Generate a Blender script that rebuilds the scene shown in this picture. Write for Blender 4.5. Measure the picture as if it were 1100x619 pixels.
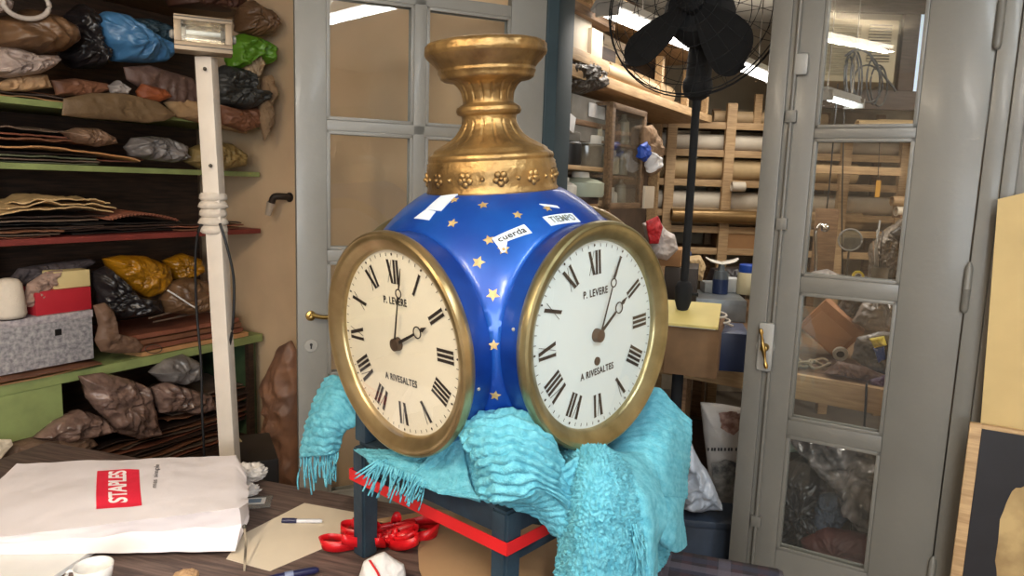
import bpy, bmesh, math, random
from mathutils import Vector, Matrix, Euler, noise
random.seed(7)
PI = math.pi
for o in list(bpy.data.objects): bpy.data.objects.remove(o)
COL = bpy.context.scene.collection
SC = bpy.context.scene

# ------------------------------------------------------------ camera
EYE = Vector((0, 0, 1.65)); FPX = 770.0
RCAM = Matrix.Rotation(math.radians(90-8.2), 3, 'X') @ Matrix.Rotation(math.radians(1.9), 3, 'Z')
cd = bpy.data.cameras.new('camera'); cd.sensor_width = 36; cd.lens = FPX*36/1100; cd.clip_start = .05
cam = bpy.data.objects.new('camera', cd); COL.objects.link(cam)
cam.matrix_world = Matrix.Translation(EYE) @ RCAM.to_4x4()
SC.camera = cam
# ------------------------------------------------------------ world, exposure
w = bpy.data.worlds.new('world'); SC.world = w; w.use_nodes = True
w.node_tree.nodes['Background'].inputs[0].default_value = (.9, .93, 1, 1)
w.node_tree.nodes['Background'].inputs[1].default_value = .25
SC.view_settings.view_transform = 'Standard'; SC.view_settings.look = 'None'
SC.view_settings.exposure = 0.0; SC.view_settings.gamma = 1; SC.view_settings.use_curve_mapping = False

def area(name, loc, direction, sx, sy, power, color):
    l = bpy.data.lights.new(name, 'AREA'); l.shape = 'RECTANGLE'; l.size = sx; l.size_y = sy
    l.energy = power; l.color = color
    o = bpy.data.objects.new(name, l); COL.objects.link(o); o.location = loc
    o.rotation_euler = Vector(direction).to_track_quat('-Z', 'Y').to_euler()
    return o

LIGHT_A, LIGHT_B, LIGHT_C, LIGHT_W, LIGHT_D, LIGHT_E = 22, 48, 12, 22, 50, 46       # watts of the ceiling fittings, some of them added, and the warm bulb
COOL = (.86, .95, 1); NEUT = (1, .93, .84); WARM = (1, .74, .46)

# ------------------------------------------------------------ rays and planes
def ray(px, py): return RCAM @ Vector(((px-550)/FPX, -(py-309.5)/FPX, -1))
def aty(px, py, Y): d = ray(px, py); return EYE + d*(Y/d.y)
def atz(px, py, z): d = ray(px, py); return EYE + d*((z-EYE.z)/d.z)
class VP:
    """a vertical plane of the place: e runs along it, back points away from the room"""
    def __init__(s, p, deg):
        s.p = Vector((p[0], p[1], 0)); s.a = math.radians(deg)
        s.e = Vector((math.cos(s.a), math.sin(s.a), 0)); s.back = Vector((-math.sin(s.a), math.cos(s.a), 0))
    def pt(s, px, py, off=0):
        d = ray(px, py); t = ((s.p + s.back*off - EYE).dot(s.back))/(d.dot(s.back)); return EYE + d*t
    def uz(s, px, py, off=0):
        q = s.pt(px, py, off); return ((q-s.p).dot(s.e), q.z)
    def w(s, u, off, z): q = s.p + s.e*u + s.back*off; return Vector((q.x, q.y, z))
    def rect(s, x0, y0, x1, y1, off=0, z=None):
        xm = (x0+x1)/2; ym = (y0+y1)/2
        u0 = s.uz(x0, ym, off)[0]; u1 = s.uz(x1, ym, off)[0]
        zt = s.uz(xm, y0, off)[1]; zb = s.uz(xm, y1, off)[1]
        if z is not None: zb = z
        return s.w((u0+u1)/2, off, zb), abs(u1-u0), max(.004, zt-zb)
WALL = VP((.184, 2.84), -30)
SHELF = VP((-1.302, 3.698), 60)
BENCH = VP((.84, 3.187), -35)
def FR(Y, deg=0): return VP((0, Y), deg)

# ------------------------------------------------------------ materials
def lin(c): return tuple(((x/255)/12.92 if x/255 <= .04045 else ((x/255+.055)/1.055)**2.4) for x in c)
MATS = {}
def mat(name, rgb, rough=.6, metal=0, var=.15, scale=8, bump=0, bscale=60, coat=0, alpha=1, trans=0, rgb2=None, spec=.5):
    if name in MATS: return MATS[name]
    m = bpy.data.materials.new(name); m.use_nodes = True; nt = m.node_tree; b = nt.nodes['Principled BSDF']
    c = lin(rgb); c2 = lin(rgb2) if rgb2 else tuple(x*(1-var*2.2) for x in c)
    tc = nt.nodes.new('ShaderNodeTexCoord'); n = nt.nodes.new('ShaderNodeTexNoise')
    n.inputs['Scale'].default_value = scale; n.inputs['Detail'].default_value = 5
    nt.links.new(tc.outputs['Object'], n.inputs['Vector'])
    r = nt.nodes.new('ShaderNodeValToRGB'); r.color_ramp.elements[0].position = .35; r.color_ramp.elements[1].position = .65
    r.color_ramp.elements[0].color = (*c2, 1); r.color_ramp.elements[1].color = (*c, 1)
    nt.links.new(n.outputs['Fac'], r.inputs[0]); nt.links.new(r.outputs[0], b.inputs['Base Color'])
    b.inputs['Roughness'].default_value = rough; b.inputs['Metallic'].default_value = metal
    b.inputs['Coat Weight'].default_value = coat; b.inputs['Coat Roughness'].default_value = .12
    b.inputs['Specular IOR Level'].default_value = spec
    b.inputs['Alpha'].default_value = alpha
    b.inputs['Transmission Weight'].default_value = trans
    if bump:
        n2 = nt.nodes.new('ShaderNodeTexNoise'); n2.inputs['Scale'].default_value = bscale; n2.inputs['Detail'].default_value = 4
        nt.links.new(tc.outputs['Object'], n2.inputs['Vector'])
        bp = nt.nodes.new('ShaderNodeBump'); bp.inputs['Strength'].default_value = bump; bp.inputs['Distance'].default_value = .01
        nt.links.new(n2.outputs['Fac'], bp.inputs['Height']); nt.links.new(bp.outputs[0], b.inputs['Normal'])
    MATS[name] = m; return m
def flat(name, rgb, rough=.6, metal=0): return mat(name, rgb, rough, metal, var=.03)
def wood(name, rgb, rgb2, rough=.6):
    if name in MATS: return MATS[name]
    m = mat(name, rgb, rough, rgb2=rgb2, bump=.15, bscale=30); nt = m.node_tree
    tc = [n for n in nt.nodes if n.type == 'TEX_COORD'][0]; mp = nt.nodes.new('ShaderNodeMapping'); mp.inputs['Scale'].default_value = (1, 12, 12)
    nt.links.new(tc.outputs['Object'], mp.inputs['Vector'])
    for n in nt.nodes:
        if n.type == 'TEX_NOISE': nt.links.new(mp.outputs[0], n.inputs['Vector'])
    return m
def glow(name, rgb, s):
    m = bpy.data.materials.new(name); m.use_nodes = True; b = m.node_tree.nodes['Principled BSDF']
    b.inputs['Base Color'].default_value = (*rgb, 1)
    b.inputs['Emission Color'].default_value = (*rgb, 1); b.inputs['Emission Strength'].default_value = s; return m
def glassmat(name, tint=(.93, .96, .95), refl=1.0, dirt=.04, ior=1.5):
    m = bpy.data.materials.new(name); m.use_nodes = True; nt = m.node_tree
    for n in list(nt.nodes):
        if n.type != 'OUTPUT_MATERIAL': nt.nodes.remove(n)
    out = [n for n in nt.nodes if n.type == 'OUTPUT_MATERIAL'][0]
    tr = nt.nodes.new('ShaderNodeBsdfTransparent'); tr.inputs[0].default_value = (*tint, 1)
    gl = nt.nodes.new('ShaderNodeBsdfGlossy'); gl.inputs['Roughness'].default_value = .015; gl.inputs[0].default_value = (1, 1, 1, 1)
    fr = nt.nodes.new('ShaderNodeFresnel'); fr.inputs[0].default_value = ior
    ge = nt.nodes.new('ShaderNodeNewGeometry'); mi_ = nt.nodes.new('ShaderNodeMapRange'); mi_.inputs['To Min'].default_value = ior; mi_.inputs['To Max'].default_value = 1/ior
    nt.links.new(ge.outputs['Backfacing'], mi_.inputs['Value']); nt.links.new(mi_.outputs[0], fr.inputs[0])
    mx = nt.nodes.new('ShaderNodeMixShader')
    mu = nt.nodes.new('ShaderNodeMath'); mu.operation = 'MULTIPLY'; mu.inputs[1].default_value = refl
    nt.links.new(fr.outputs[0], mu.inputs[0]); nt.links.new(mu.outputs[0], mx.inputs[0])
    nt.links.new(tr.outputs[0], mx.inputs[1]); nt.links.new(gl.outputs[0], mx.inputs[2])
    df = nt.nodes.new('ShaderNodeBsdfDiffuse'); df.inputs[0].default_value = (.6, .58, .52, 1)
    m2 = nt.nodes.new('ShaderNodeMixShader')
    nz = nt.nodes.new('ShaderNodeTexNoise'); nz.inputs['Scale'].default_value = 3; nz.inputs['Detail'].default_value = 6
    tc = nt.nodes.new('ShaderNodeTexCoord'); nt.links.new(tc.outputs['Object'], nz.inputs['Vector'])
    m3 = nt.nodes.new('ShaderNodeMath'); m3.operation = 'MULTIPLY'; m3.inputs[1].default_value = dirt*2
    nt.links.new(nz.outputs[0], m3.inputs[0]); nt.links.new(m3.outputs[0], m2.inputs[0])
    nt.links.new(mx.outputs[0], m2.inputs[1]); nt.links.new(df.outputs[0], m2.inputs[2]); nt.links.new(m2.outputs[0], out.inputs[0])
    return m
def film(name, rgb, a=.45, rough=.18):
    """thin crinkled plastic, part see-through"""
    return mat(name, rgb, rough, alpha=a, var=.2, scale=12, bump=.8, bscale=25, spec=.9)

# ------------------------------------------------------------ mesh helpers
def B(): return bmesh.new()
def obj(name, bm, m, parent=None, loc=(0, 0, 0), rz=0, rot=None, smooth=False, ms=None):
    me = bpy.data.meshes.new(name); bmesh.ops.recalc_face_normals(bm, faces=bm.faces); bm.to_mesh(me); bm.free()
    for mm in (ms or [m]): me.materials.append(mm)
    if smooth:
        for p in me.polygons: p.use_smooth = True
        if smooth == 'auto':
            me.set_sharp_from_angle(angle=math.radians(38))
    o = bpy.data.objects.new(name, me); COL.objects.link(o); o.location = loc
    o.rotation_euler = rot if rot else (0, 0, rz)
    if parent: o.parent = parent
    return o
def tag(o, label, cat, group=None, kind=None):
    o['label'] = label; o['category'] = cat
    if group: o['group'] = group
    if kind: o['kind'] = kind
    return o
def struct(o): o['kind'] = 'structure'; return o
def thing(name, label, cat, loc=(0, 0, 0), rz=0, group=None, mw=None):
    o = bpy.data.objects.new(name, None); COL.objects.link(o); o.empty_display_size = .05
    o.location = loc; o.rotation_euler = (0, 0, rz)
    if mw is not None: o.matrix_world = mw
    return tag(o, label, cat, group)
def bx(bm, x0, x1, y0, y1, z0, z1, bev=0, M=None, mi=0):
    r = bmesh.ops.create_cube(bm, size=1)
    vs = r['verts']
    for v in vs:
        v.co = Vector(((x0+x1)/2+v.co.x*(x1-x0), (y0+y1)/2+v.co.y*(y1-y0), (z0+z1)/2+v.co.z*(z1-z0)))
    if bev:
        es = list({e for v in vs for e in v.link_edges})
        r = bmesh.ops.bevel(bm, geom=es, offset=bev, segments=2, affect='EDGES', profile=.6)
        vs = list({v for f in r['faces'] for v in f.verts} | {v for v in vs if v.is_valid})
    if M is not None:
        for v in vs: v.co = M @ v.co
    if mi:
        for f in {f for v in vs for f in v.link_faces}: f.material_index = mi
    return bm
def lathe(bm, prof, n=48, M=None, f=None, cap=True):
    rings = []
    for (r, z) in prof:
        ring = []
        for k in range(n):
            t = 2*PI*k/n; rr = r if f is None else f(r, z, t)
            co = Vector((rr*math.cos(t), rr*math.sin(t), z))
            ring.append(bm.verts.new(M @ co if M is not None else co))
        rings.append(ring)
    for a, b in zip(rings, rings[1:]):
        for k in range(n): bm.faces.new((a[k], a[(k+1) % n], b[(k+1) % n], b[k]))
    if cap:
        bm.faces.new(list(reversed(rings[0]))); bm.faces.new(rings[-1])
    return bm
def cr(P, n):
    """Catmull-Rom through P"""
    P = [Vector(p) for p in P]
    if len(P) == 2: return [P[0].lerp(P[1], k/n) for k in range(n+1)]
    Q = [P[0]*2-P[1]] + P + [P[-1]*2-P[-2]]; out = []
    m = len(P)-1
    for k in range(n+1):
        s = k/n*m; i = min(int(s), m-1); t = s-i; a, b, c, d = Q[i:i+4]
        out.append(.5*((2*b)+(c-a)*t+(2*a-5*b+4*c-d)*t*t+(3*b-a-3*c+d)*t**3))
    return out
def tube(bm, pts, r, n=8, sub=0, r2=None):
    P = cr(pts, sub) if sub else [Vector(p) for p in pts]
    up = Vector((0, 0, 1)); rings = []; L = len(P)
    for i, p in enumerate(P):
        d = (P[min(i+1, L-1)]-P[max(i-1, 0)]).normalized()
        a = d.cross(up if abs(d.z) < .95 else Vector((1, 0, 0))).normalized(); b = d.cross(a)
        rr = r if r2 is None else r+(r2-r)*i/(L-1)
        rings.append([bm.verts.new(p+(a*math.cos(2*PI*k/n)+b*math.sin(2*PI*k/n))*rr) for k in range(n)])
    for a, b in zip(rings, rings[1:]):
        for k in range(n): bm.faces.new((a[k], a[(k+1) % n], b[(k+1) % n], b[k]))
    bm.faces.new(list(reversed(rings[0]))); bm.faces.new(rings[-1]); return bm
def ribbon(bm, pts, wv, t=.001, sub=20):
    """flat band along pts, wv = width vector (or list of them)"""
    P = cr(pts, sub); L = len(P)
    W = cr(wv, sub) if isinstance(wv, list) else [Vector(wv)]*L
    rows = []
    for i, p in enumerate(P):
        d = (P[min(i+1, L-1)]-P[max(i-1, 0)]).normalized(); n = d.cross(W[i]).normalized()*t
        a = W[i]*.5; rows.append([bm.verts.new(q) for q in (p-a-n, p+a-n, p+a+n, p-a+n)])
    for a, b in zip(rows, rows[1:]):
        for k in range(4): bm.faces.new((a[k], a[(k+1) % 4], b[(k+1) % 4], b[k]))
    bm.faces.new(rows[0]); bm.faces.new(list(reversed(rows[-1]))); return bm
def prism(bm, poly, y0, y1, M=None, mi=0):
    """poly in (x,z), extruded along y"""
    a = [bm.verts.new((x, y0, z)) for x, z in poly]; b = [bm.verts.new((x, y1, z)) for x, z in poly]
    if M is not None:
        for v in a+b: v.co = M @ v.co
    n = len(poly); fs = [bm.faces.new(a), bm.faces.new(list(reversed(b)))]
    for k in range(n): fs.append(bm.faces.new((a[k], b[k], b[(k+1) % n], a[(k+1) % n])))
    for f in fs: f.material_index = mi
    return bm
def fbm(p, s, seed=0): return noise.fractal(Vector(p)*s+Vector((seed*7.3, seed*3.1, seed*1.7)), .6, 2.1, 4)
def ridge(p, s, seed=0):
    q = Vector(p)*s+Vector((seed*5.3, seed*2.1, seed*9.7)); return 1-2*abs(noise.noise(q))-abs(noise.noise(q*2.3))
def lump(name, m, pl, x0, y0, x1, y1, off, th, z=None, crum=.1, seed=0, parent=None, power=.8, label=None, cat='bag', group=None, sub=5, fs=1.0, flatb=True):
    """a crumpled filled bag standing on z: superellipsoid with folds"""
    loc, W, Hh = pl.rect(x0, y0, x1, y1, off, z)
    bm = B(); bmesh.ops.create_icosphere(bm, subdivisions=sub, radius=1)
    sc = min(W, Hh, th*2)
    for v in bm.verts:
        p = v.co.normalized(); q = Vector([math.copysign(abs(c)**power, c) for c in p])
        k = 1/max(1, max(abs(q.x), abs(q.y), abs(q.z)))
        q = q*k
        r = 1+crum*(1.3*fbm(p, 1.4, seed)+.9*ridge(p*fs, 2.2, seed)+.4*ridge(p*fs, 5, seed+3))-crum
        q = q*r
        c = Vector((q.x*W/2, q.y*th/2, q.z*Hh/2+Hh/2))
        if flatb and c.z < .004: c.z = .001
        v.co = c
    o = obj(name, bm, m, parent, loc if not parent else loc-parent.location, pl.a, smooth=True)
    if label: tag(o, label, cat, group)
    return o
def puffy(name, m, outline, pl, off, th, label=None, cat='bag', seed=0, crum=.012, group=None, parent=None, fs=18, back=True):
    """soft body from its silhouette polygon at its real distance, inflated to thickness th"""
    P = [pl.uz(x, y, off) for x, y in outline]
    n = 132; per = []
    L = [0]
    for i in range(len(P)):
        a, b = P[i], P[(i+1) % len(P)]; L.append(L[-1]+math.hypot(b[0]-a[0], b[1]-a[1]))
    for k in range(n):
        s = L[-1]*k/n; i = max(j for j in range(len(P)) if L[j] <= s); t = (s-L[i])/max(1e-9, L[i+1]-L[i])
        a, b = P[i], P[(i+1) % len(P)]; per.append((a[0]+(b[0]-a[0])*t, a[1]+(b[1]-a[1])*t))
    cx = sum(p[0] for p in per)/n; cz = sum(p[1] for p in per)/n; zb = min(p[1] for p in per)
    bm = B(); R = 24
    def pos(k, i, side):
        f = math.sin(i/R*PI/2); x = cx+(per[k][0]-cx)*f; z = cz+(per[k][1]-cz)*f
        y = th/2*math.sqrt(max(0, 1-f**2.6))
        wx = x+.05*noise.noise(Vector((x*fs*.6, z*fs*.6, seed))); wz = z+.05*noise.noise(Vector((z*fs*.6, x*fs*.6, seed+4)))
        nn = ridge((wx, wz, side), fs, seed)*crum*1.1+fbm((x, z, side), fs*.35, seed)*crum*1.6+(1-abs(noise.noise(Vector((wx*fs*2.2, wz*fs*1.4, seed+9))))*3)*crum*.45+ridge((wz, wx, side), fs*3.1, seed+2)*crum*.25
        x += fbm((z, x, seed), fs*.5, seed+2)*crum*.4
        return Vector((x-cx, side*(y+nn*(1-f**6)), z-zb))
    fr = [[bm.verts.new(pos(k, i, -1)) for k in range(n)] for i in range(1, R+1)]
    bk = [[bm.verts.new(pos(k, i, 1)) for k in range(n)] for i in range(1, R)]+[fr[-1]]
    for rr, s in ((fr, -1), (bk, 1)):
        c = bm.verts.new(pos(0, 0, s))
        for k in range(n): bm.faces.new((c, rr[0][k], rr[0][(k+1) % n]))
        for a, b in zip(rr, rr[1:]):
            for k in range(n): bm.faces.new((a[k], a[(k+1) % n], b[(k+1) % n], b[k]))
    loc = pl.w(cx, off, zb)
    o = obj(name, bm, m, parent, loc, pl.a, smooth=True)
    if label: tag(o, label, cat, group)
    return o
def leaf(bm, W, D, t, z=0, seed=0, warp=.01, irr=.12, curl=0, x=0, y=0, lift=0):
    """thin warped sheet, origin at its bottom centre"""
    nx, ny = 24, 8; G = []
    for j in range(ny+1):
        row = []
        for i in range(nx+1):
            u = i/nx*2-1; v = j/ny*2-1
            e = 1+irr*noise.noise(Vector((u*1.5, v*1.5, seed*3.3)))-irr*.5*abs(u*v)
            zz = abs(warp*(noise.noise(Vector((u*1.7, v*1.2, seed*1.9)))+.3*noise.noise(Vector((u*5, v*4, seed)))))+curl*abs(u)**3+lift*max(0, u)**2
            row.append(Vector((x+u*W/2*e, y+v*D/2*e, z+zz)))
        G.append(row)
    top = [[bm.verts.new(p+Vector((0, 0, t))) for p in r] for r in G]; bot = [[bm.verts.new(p) for p in r] for r in G]
    for j in range(ny):
        for i in range(nx):
            bm.faces.new((top[j][i], top[j][i+1], top[j+1][i+1], top[j+1][i]))
            bm.faces.new((bot[j][i], bot[j+1][i], bot[j+1][i+1], bot[j][i+1]))
    for i in range(nx):
        bm.faces.new((top[0][i], bot[0][i], bot[0][i+1], top[0][i+1])); bm.faces.new((top[ny][i], top[ny][i+1], bot[ny][i+1], bot[ny][i]))
    for j in range(ny):
        bm.faces.new((top[j][0], top[j+1][0], bot[j+1][0], bot[j][0])); bm.faces.new((top[j][nx], bot[j][nx], bot[j+1][nx], top[j+1][nx]))
    return bm
def text_bm(s, size, depth=.0004, spacing=1.0, sx=1.0, bold=0):
    """text mesh lying in x,z facing -y, centred"""
    c = bpy.data.curves.new('txt', 'FONT'); c.body = s; c.size = size; c.extrude = depth; c.offset = bold
    c.align_x = 'CENTER'; c.align_y = 'CENTER'; c.space_character = spacing
    o = bpy.data.objects.new('txt', c); COL.objects.link(o)
    dg = bpy.context.evaluated_depsgraph_get(); me = bpy.data.meshes.new_from_object(o.evaluated_get(dg))
    bm = B(); bm.from_mesh(me); bpy.data.objects.remove(o); bpy.data.meshes.remove(me)
    for v in bm.verts: v.co = Vector((v.co.x*sx, -v.co.z, v.co.y))
    return bm
def xf(bm, M):
    for v in bm.verts: v.co = M @ v.co
    return bm
def boxat(name, m, pl, x0, y0, x1, y1, off, depth, z=None, bev=.003, label=None, cat='box', group=None, tilt=0):
    loc, W, Hh = pl.rect(x0, y0, x1, y1, off, z); bm = B(); bx(bm, -W/2, W/2, 0, depth, 0, Hh, bev)
    o = obj(name, bm, m, None, loc, pl.a, smooth='auto')
    if tilt: o.rotation_euler = (0, tilt, pl.a)
    if label: tag(o, label, cat, group)
    return o, W, Hh

area('front_fill', (.2, -2.85, 1.75), (0, 1, -.02), 2.0, 1.2, 84, (.84, .93, 1))  # added fill light from behind the camera, aimed at the dials
# ============================================================ THE SETTING
M_grey = mat('grey_paint', (134, 133, 128), .42, var=.05, scale=4, bump=.06, bscale=60, coat=.1)
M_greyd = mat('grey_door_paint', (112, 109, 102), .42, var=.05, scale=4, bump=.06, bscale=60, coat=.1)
M_greyl = mat('pale_grey_paint', (152, 150, 145), .4, var=.05, scale=4, bump=.1, bscale=40)
M_teal = mat('blue_grey_paint', (40, 60, 68), .6, var=.1, scale=6)
M_beige = mat('beige_wall', (216, 186, 150), .8, var=.06, scale=3, bump=.1, bscale=15)
M_back = mat('back_room_wall', (150, 138, 118), .85, var=.12, scale=3)
M_ceil = mat('ceiling_paint', (190, 184, 172), .9, var=.05)
M_backceil = mat('back_ceiling', (120, 112, 98), .9, var=.1)
M_floor = mat('floor_tiles', (110, 98, 84), .6, var=.15, scale=5)
M_glass = glassmat('pane_glass', (.97, .98, .97), 1.0, .02)
CEIL = 2.95
def wbox(name, pl, u0, u1, o0, o1, z0, z1, m, bev=0):
    bm = B(); bx(bm, u0, u1, o0, o1, z0, z1, bev)
    o = obj(name, bm, m, None, pl.p, pl.a); return struct(o)
# floor and ceiling cover both rooms
bm = B(); bx(bm, -3.6, 4.6, -3.2, 7.2, -.05, 0); struct(obj('floor', bm, M_floor))
bm = B(); bx(bm, -3.6, 4.6, -3.2, 7.2, CEIL, CEIL+.05); struct(obj('ceiling', bm, M_ceil))
OP0, OP1 = -.06, 1.36            # the doorway along the dividing wall
wbox('wall_rear_left', WALL, -2.6, OP0-.05, .03, .15, 0, CEIL, M_beige)
wbox('wall_rear_right', WALL, OP1+.05, 4.2, .03, .15, 0, CEIL, M_beige)
wbox('wall_rear_top', WALL, OP0-.05, OP1+.05, .03, .15, 2.62, CEIL, M_beige)
wbox('wall_left', SHELF, -7.4, .35, .52, .6, 0, CEIL, mat('dim_wall', (150, 132, 112), .9))
bm = B()
for (a, b, c, d) in ((-3.6, -.85, 0, CEIL), (1.25, 4.6, 0, CEIL), (-.85, 1.25, 0, 1.1), (-.85, 1.25, 2.4, CEIL)): bx(bm, a, b, -3.1, -3.0, c, d)
struct(obj('wall_front', bm, M_beige))
added_win = bpy.data.objects.new('added_window_1', None); COL.objects.link(added_win); added_win.location = (.2, -3.0, 1.1); struct(added_win)  # added window behind the camera, put in to light the clock dials
bm = B()
for (a, b, c, d) in ((-1.05, 1.05, 0, .05), (-1.05, 1.05, 1.25, 1.3), (-1.05, -1.0, 0, 1.3), (1.0, 1.05, 0, 1.3), (-.03, .03, 0, 1.3)): bx(bm, a, b, -.08, .02, c, d, .004)
obj('added_window_frame', bm, M_greyl, added_win)
bm = B(); bx(bm, -1.05, 1.05, -.09, -.085, 0, 1.3); obj('added_glow_pane', bm, glow('added_pane_glow', (.85, .93, 1), 1.6), added_win)  # glowing pane of the added window
bm = B(); bx(bm, 3.3, 3.4, -3.0, 1.0, 0, CEIL); struct(obj('wall_right', bm, M_beige))
# back room shell
bm = B(); bx(bm, -.8, 4.4, 6.0, 6.1, 0, CEIL); struct(obj('wall_far', bm, M_back))
wbox('wall_store_left', VP((.02, 3.0), 60), .0, 3.4, .5, .58, 0, CEIL, M_back)
bm = B(); bx(bm, 4.3, 4.4, .6, 6.0, 0, CEIL); struct(obj('wall_store_right', bm, M_back))
# frame of the doorway
def frame_side(name, u0, u1, steps):
    bm = B()
    for (a, b, y0, y1) in steps: bx(bm, a, b, y0, y1, 0, 2.62, .004)
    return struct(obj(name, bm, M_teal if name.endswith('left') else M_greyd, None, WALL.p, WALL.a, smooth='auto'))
frame_side('trim_door_frame_left', 0, 0, [(OP0-.06, OP0+.0, -.02, .17), (OP0-.10, OP0-.06, -.01, .03)])
E1 = 1.375
frame_side('trim_door_frame_right', 0, 0, [(E1, E1+.05, -.03, .17), (E1+.05, E1+.085, -.045, .03), (E1+.085, E1+.13, -.03, .03), (E1+.13, E1+.155, -.06, .03), (E1+.155, E1+.2, -.04, .03)])
bm = B(); bx(bm, OP0-.06, E1+.2, -.03, .17, 2.58, 2.68, .005); struct(obj('trim_door_frame_top', bm, M_grey, None, WALL.p, WALL.a))

def door_leaf(name, origin, deg, W, H, stiles, rails, cols, m, mo, z0=.02, t=.042):
    """x from 0 (hinge side or free side) to W; rails = list of (z0,z1); cols = inner muntins"""
    root = thing(name, None, None, origin, math.radians(deg)); del root['label']; del root['category']; struct(root)
    bm = B(); L, Rr = stiles
    bx(bm, 0, L, -t/2, t/2, z0, H, .004); bx(bm, W-Rr, W, -t/2, t/2, z0, H, .004)
    for a, b in rails: bx(bm, L, W-Rr, -t/2+.002, t/2-.002, a, b, .003)
    for a, b in cols: bx(bm, a, b, -t/2+.002, t/2-.002, rails[0][1], H-.02, .003)
    # glazing beads
    xs = [L]+[x for c in cols for x in c]+[W-Rr]
    for i in range(0, len(xs), 2):
        for (a, b), (c, d) in zip(rails, rails[1:]):
            x0, x1, y0, y1 = xs[i], xs[i+1], b, c
            for s in (-1, 1):
                yy = (s*.012, s*.019) if s > 0 else (s*.019, s*.012)
                bx(bm, x0, x0+.012, *yy, y0, y1, .002); bx(bm, x1-.012, x1, *yy, y0, y1, .002)
                bx(bm, x0, x1, *yy, y0, y0+.012, .002); bx(bm, x0, x1, *yy, y1-.012, y1, .002)
    obj('leaf_frame', bm, m, root, smooth='auto')
    for i in range(0, len(xs), 2):
        for (a, b), (c, d) in zip(rails, rails[1:]):
            if c-b < .1: continue
            g = B(); bx(g, xs[i], xs[i+1], -.002, .002, b, c); obj('pane', g, M_glass, root)
    return root
# right leaf, nearly closed
P1 = WALL.pt(812, 309, 0)
uL = (P1-WALL.p).dot(WALL.e)
W_R = 1.372-uL
def zR(px, py): return WALL.uz(px, py, 0)[1]
rails = [(.02, zR(880, 600)), (zR(895, 475), zR(897, 460)+.005), (zR(908, 318), zR(912, 301)), (zR(925, 149), zR(925, 138)), (zR(925, -25)+.0, zR(925, -40)), (2.44, 2.56)]
rails[0] = (.02, zR(880, 600)-.0)
g0 = WALL.uz(870, 200, 0)[0]-uL; g1 = WALL.uz(978, 200, 0)[0]-uL
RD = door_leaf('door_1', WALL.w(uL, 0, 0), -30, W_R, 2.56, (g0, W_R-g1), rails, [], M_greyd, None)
# its meeting-stile astragal, espagnolette and hinges are parts
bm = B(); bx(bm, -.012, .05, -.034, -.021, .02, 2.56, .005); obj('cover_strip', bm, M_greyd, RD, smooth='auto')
bm = B(); tube(bm, [(.072, -.03, .1), (.072, -.03, 2.5)], .007, 10); 
for z in (.5, 1.55, 1.9): bx(bm, .055, .089, -.04, -.02, z-.02, z+.02, .004)
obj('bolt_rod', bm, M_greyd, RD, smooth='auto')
M_brass = mat('worn_brass', (196, 160, 92), .28, 1, var=.2, scale=20)
M_iron = mat('dull_metal', (112, 106, 98), .4, .8, var=.2, scale=20)
M_black = mat('black_paint', (18, 18, 20), .45, var=.1)
bm = B(); hz = zR(822, 370)
lathe(bm, [(.001, 0), (.03, 0), (.03, .008), (.001, .009)], 16, Matrix.Translation((.055, -.034, hz)) @ Matrix.Rotation(PI/2, 4, 'X'))
bx(bm, .03, .082, -.05, -.034, hz-.085, hz+.085, .012); obj('lock_plate', bm, M_greyl, RD, smooth='auto')
bm = B(); T = Matrix.Translation((.056, -.05, hz)) @ Matrix.Rotation(PI/2, 4, 'X')
lathe(bm, [(.001, 0), (.014, 0), (.012, .012), (.008, .02), (.011, .03), (.001, .033)], 16, T)
lathe(bm, [(.001, -.07), (.006, -.066), (.008, -.055), (.004, -.045), (.006, -.02), (.009, 0), (.006, .02), (.004, .045), (.008, .055), (.006, .066), (.001, .07)], 12, Matrix.Translation((.056, -.078, hz)) @ Matrix.Rotation(math.radians(-12), 4, 'Y'))
obj('handle', bm, M_brass, RD, smooth='auto')
bm = B(); hz2 = zR(856, 71); bx(bm, .07, .112, -.04, -.021, hz2-.035, hz2+.035, .012); obj('bolt_guide', bm, M_greyl, RD, smooth='auto')
for hz3 in (.45, zR(1021, 308), 2.15):
    bm = B(); lathe(bm, [(.001, -.075), (.008, -.07), (.011, -.06), (.011, -.002), (.012, 0), (.011, .002), (.011, .06), (.008, .07), (.004, .08), (.001, .082)], 12, Matrix.Translation((W_R+.002, -.03, hz3)))
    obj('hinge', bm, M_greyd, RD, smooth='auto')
# left leaf, swung wide open against the wall
LA = 23; Wl = .92
HP = Vector((.105, 2.80, 0)); LO = HP-Vector((math.cos(math.radians(LA)), math.sin(math.radians(LA)), 0))*Wl
LP = VP((LO.x, LO.y), LA)
def uzL(px, py): return LP.uz(px, py, 0)
u1a, u1b, u2a = uzL(350, 100)[0], uzL(443, 100)[0], uzL(456, 100)[0]; u2b = uzL(546, 60)[0]
zt0 = uzL(400, 143)[1]; zt1 = uzL(400, 132)[1]; ph = uzL(400, 143)[1]-uzL(400, 268)[1]
lr = [(.02, zt0-3*ph-.08)]
lr += [(zt0-2*ph-.08, zt0-2*ph-.04), (zt0-ph-.04, zt0-ph), (zt0, zt1), (zt1+ph, zt1+ph+.04)]
LD = door_leaf('door_2', LO, LA, Wl, zt1+ph+.14, (u1a, Wl-u2b), lr, [(u1b, u2a)], M_grey, None)
bm = B(); bx(bm, Wl-.02, Wl+.03, -.03, .03, .02, zt1+ph+.14, .004); obj('edge_strip', bm, M_teal, LD)
hz = uzL(340, 338)[1]; hu = uzL(333, 338)[0]
bm = B(); T = Matrix.Translation((hu, -.021, hz)) @ Matrix.Rotation(PI/2, 4, 'X')
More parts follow.
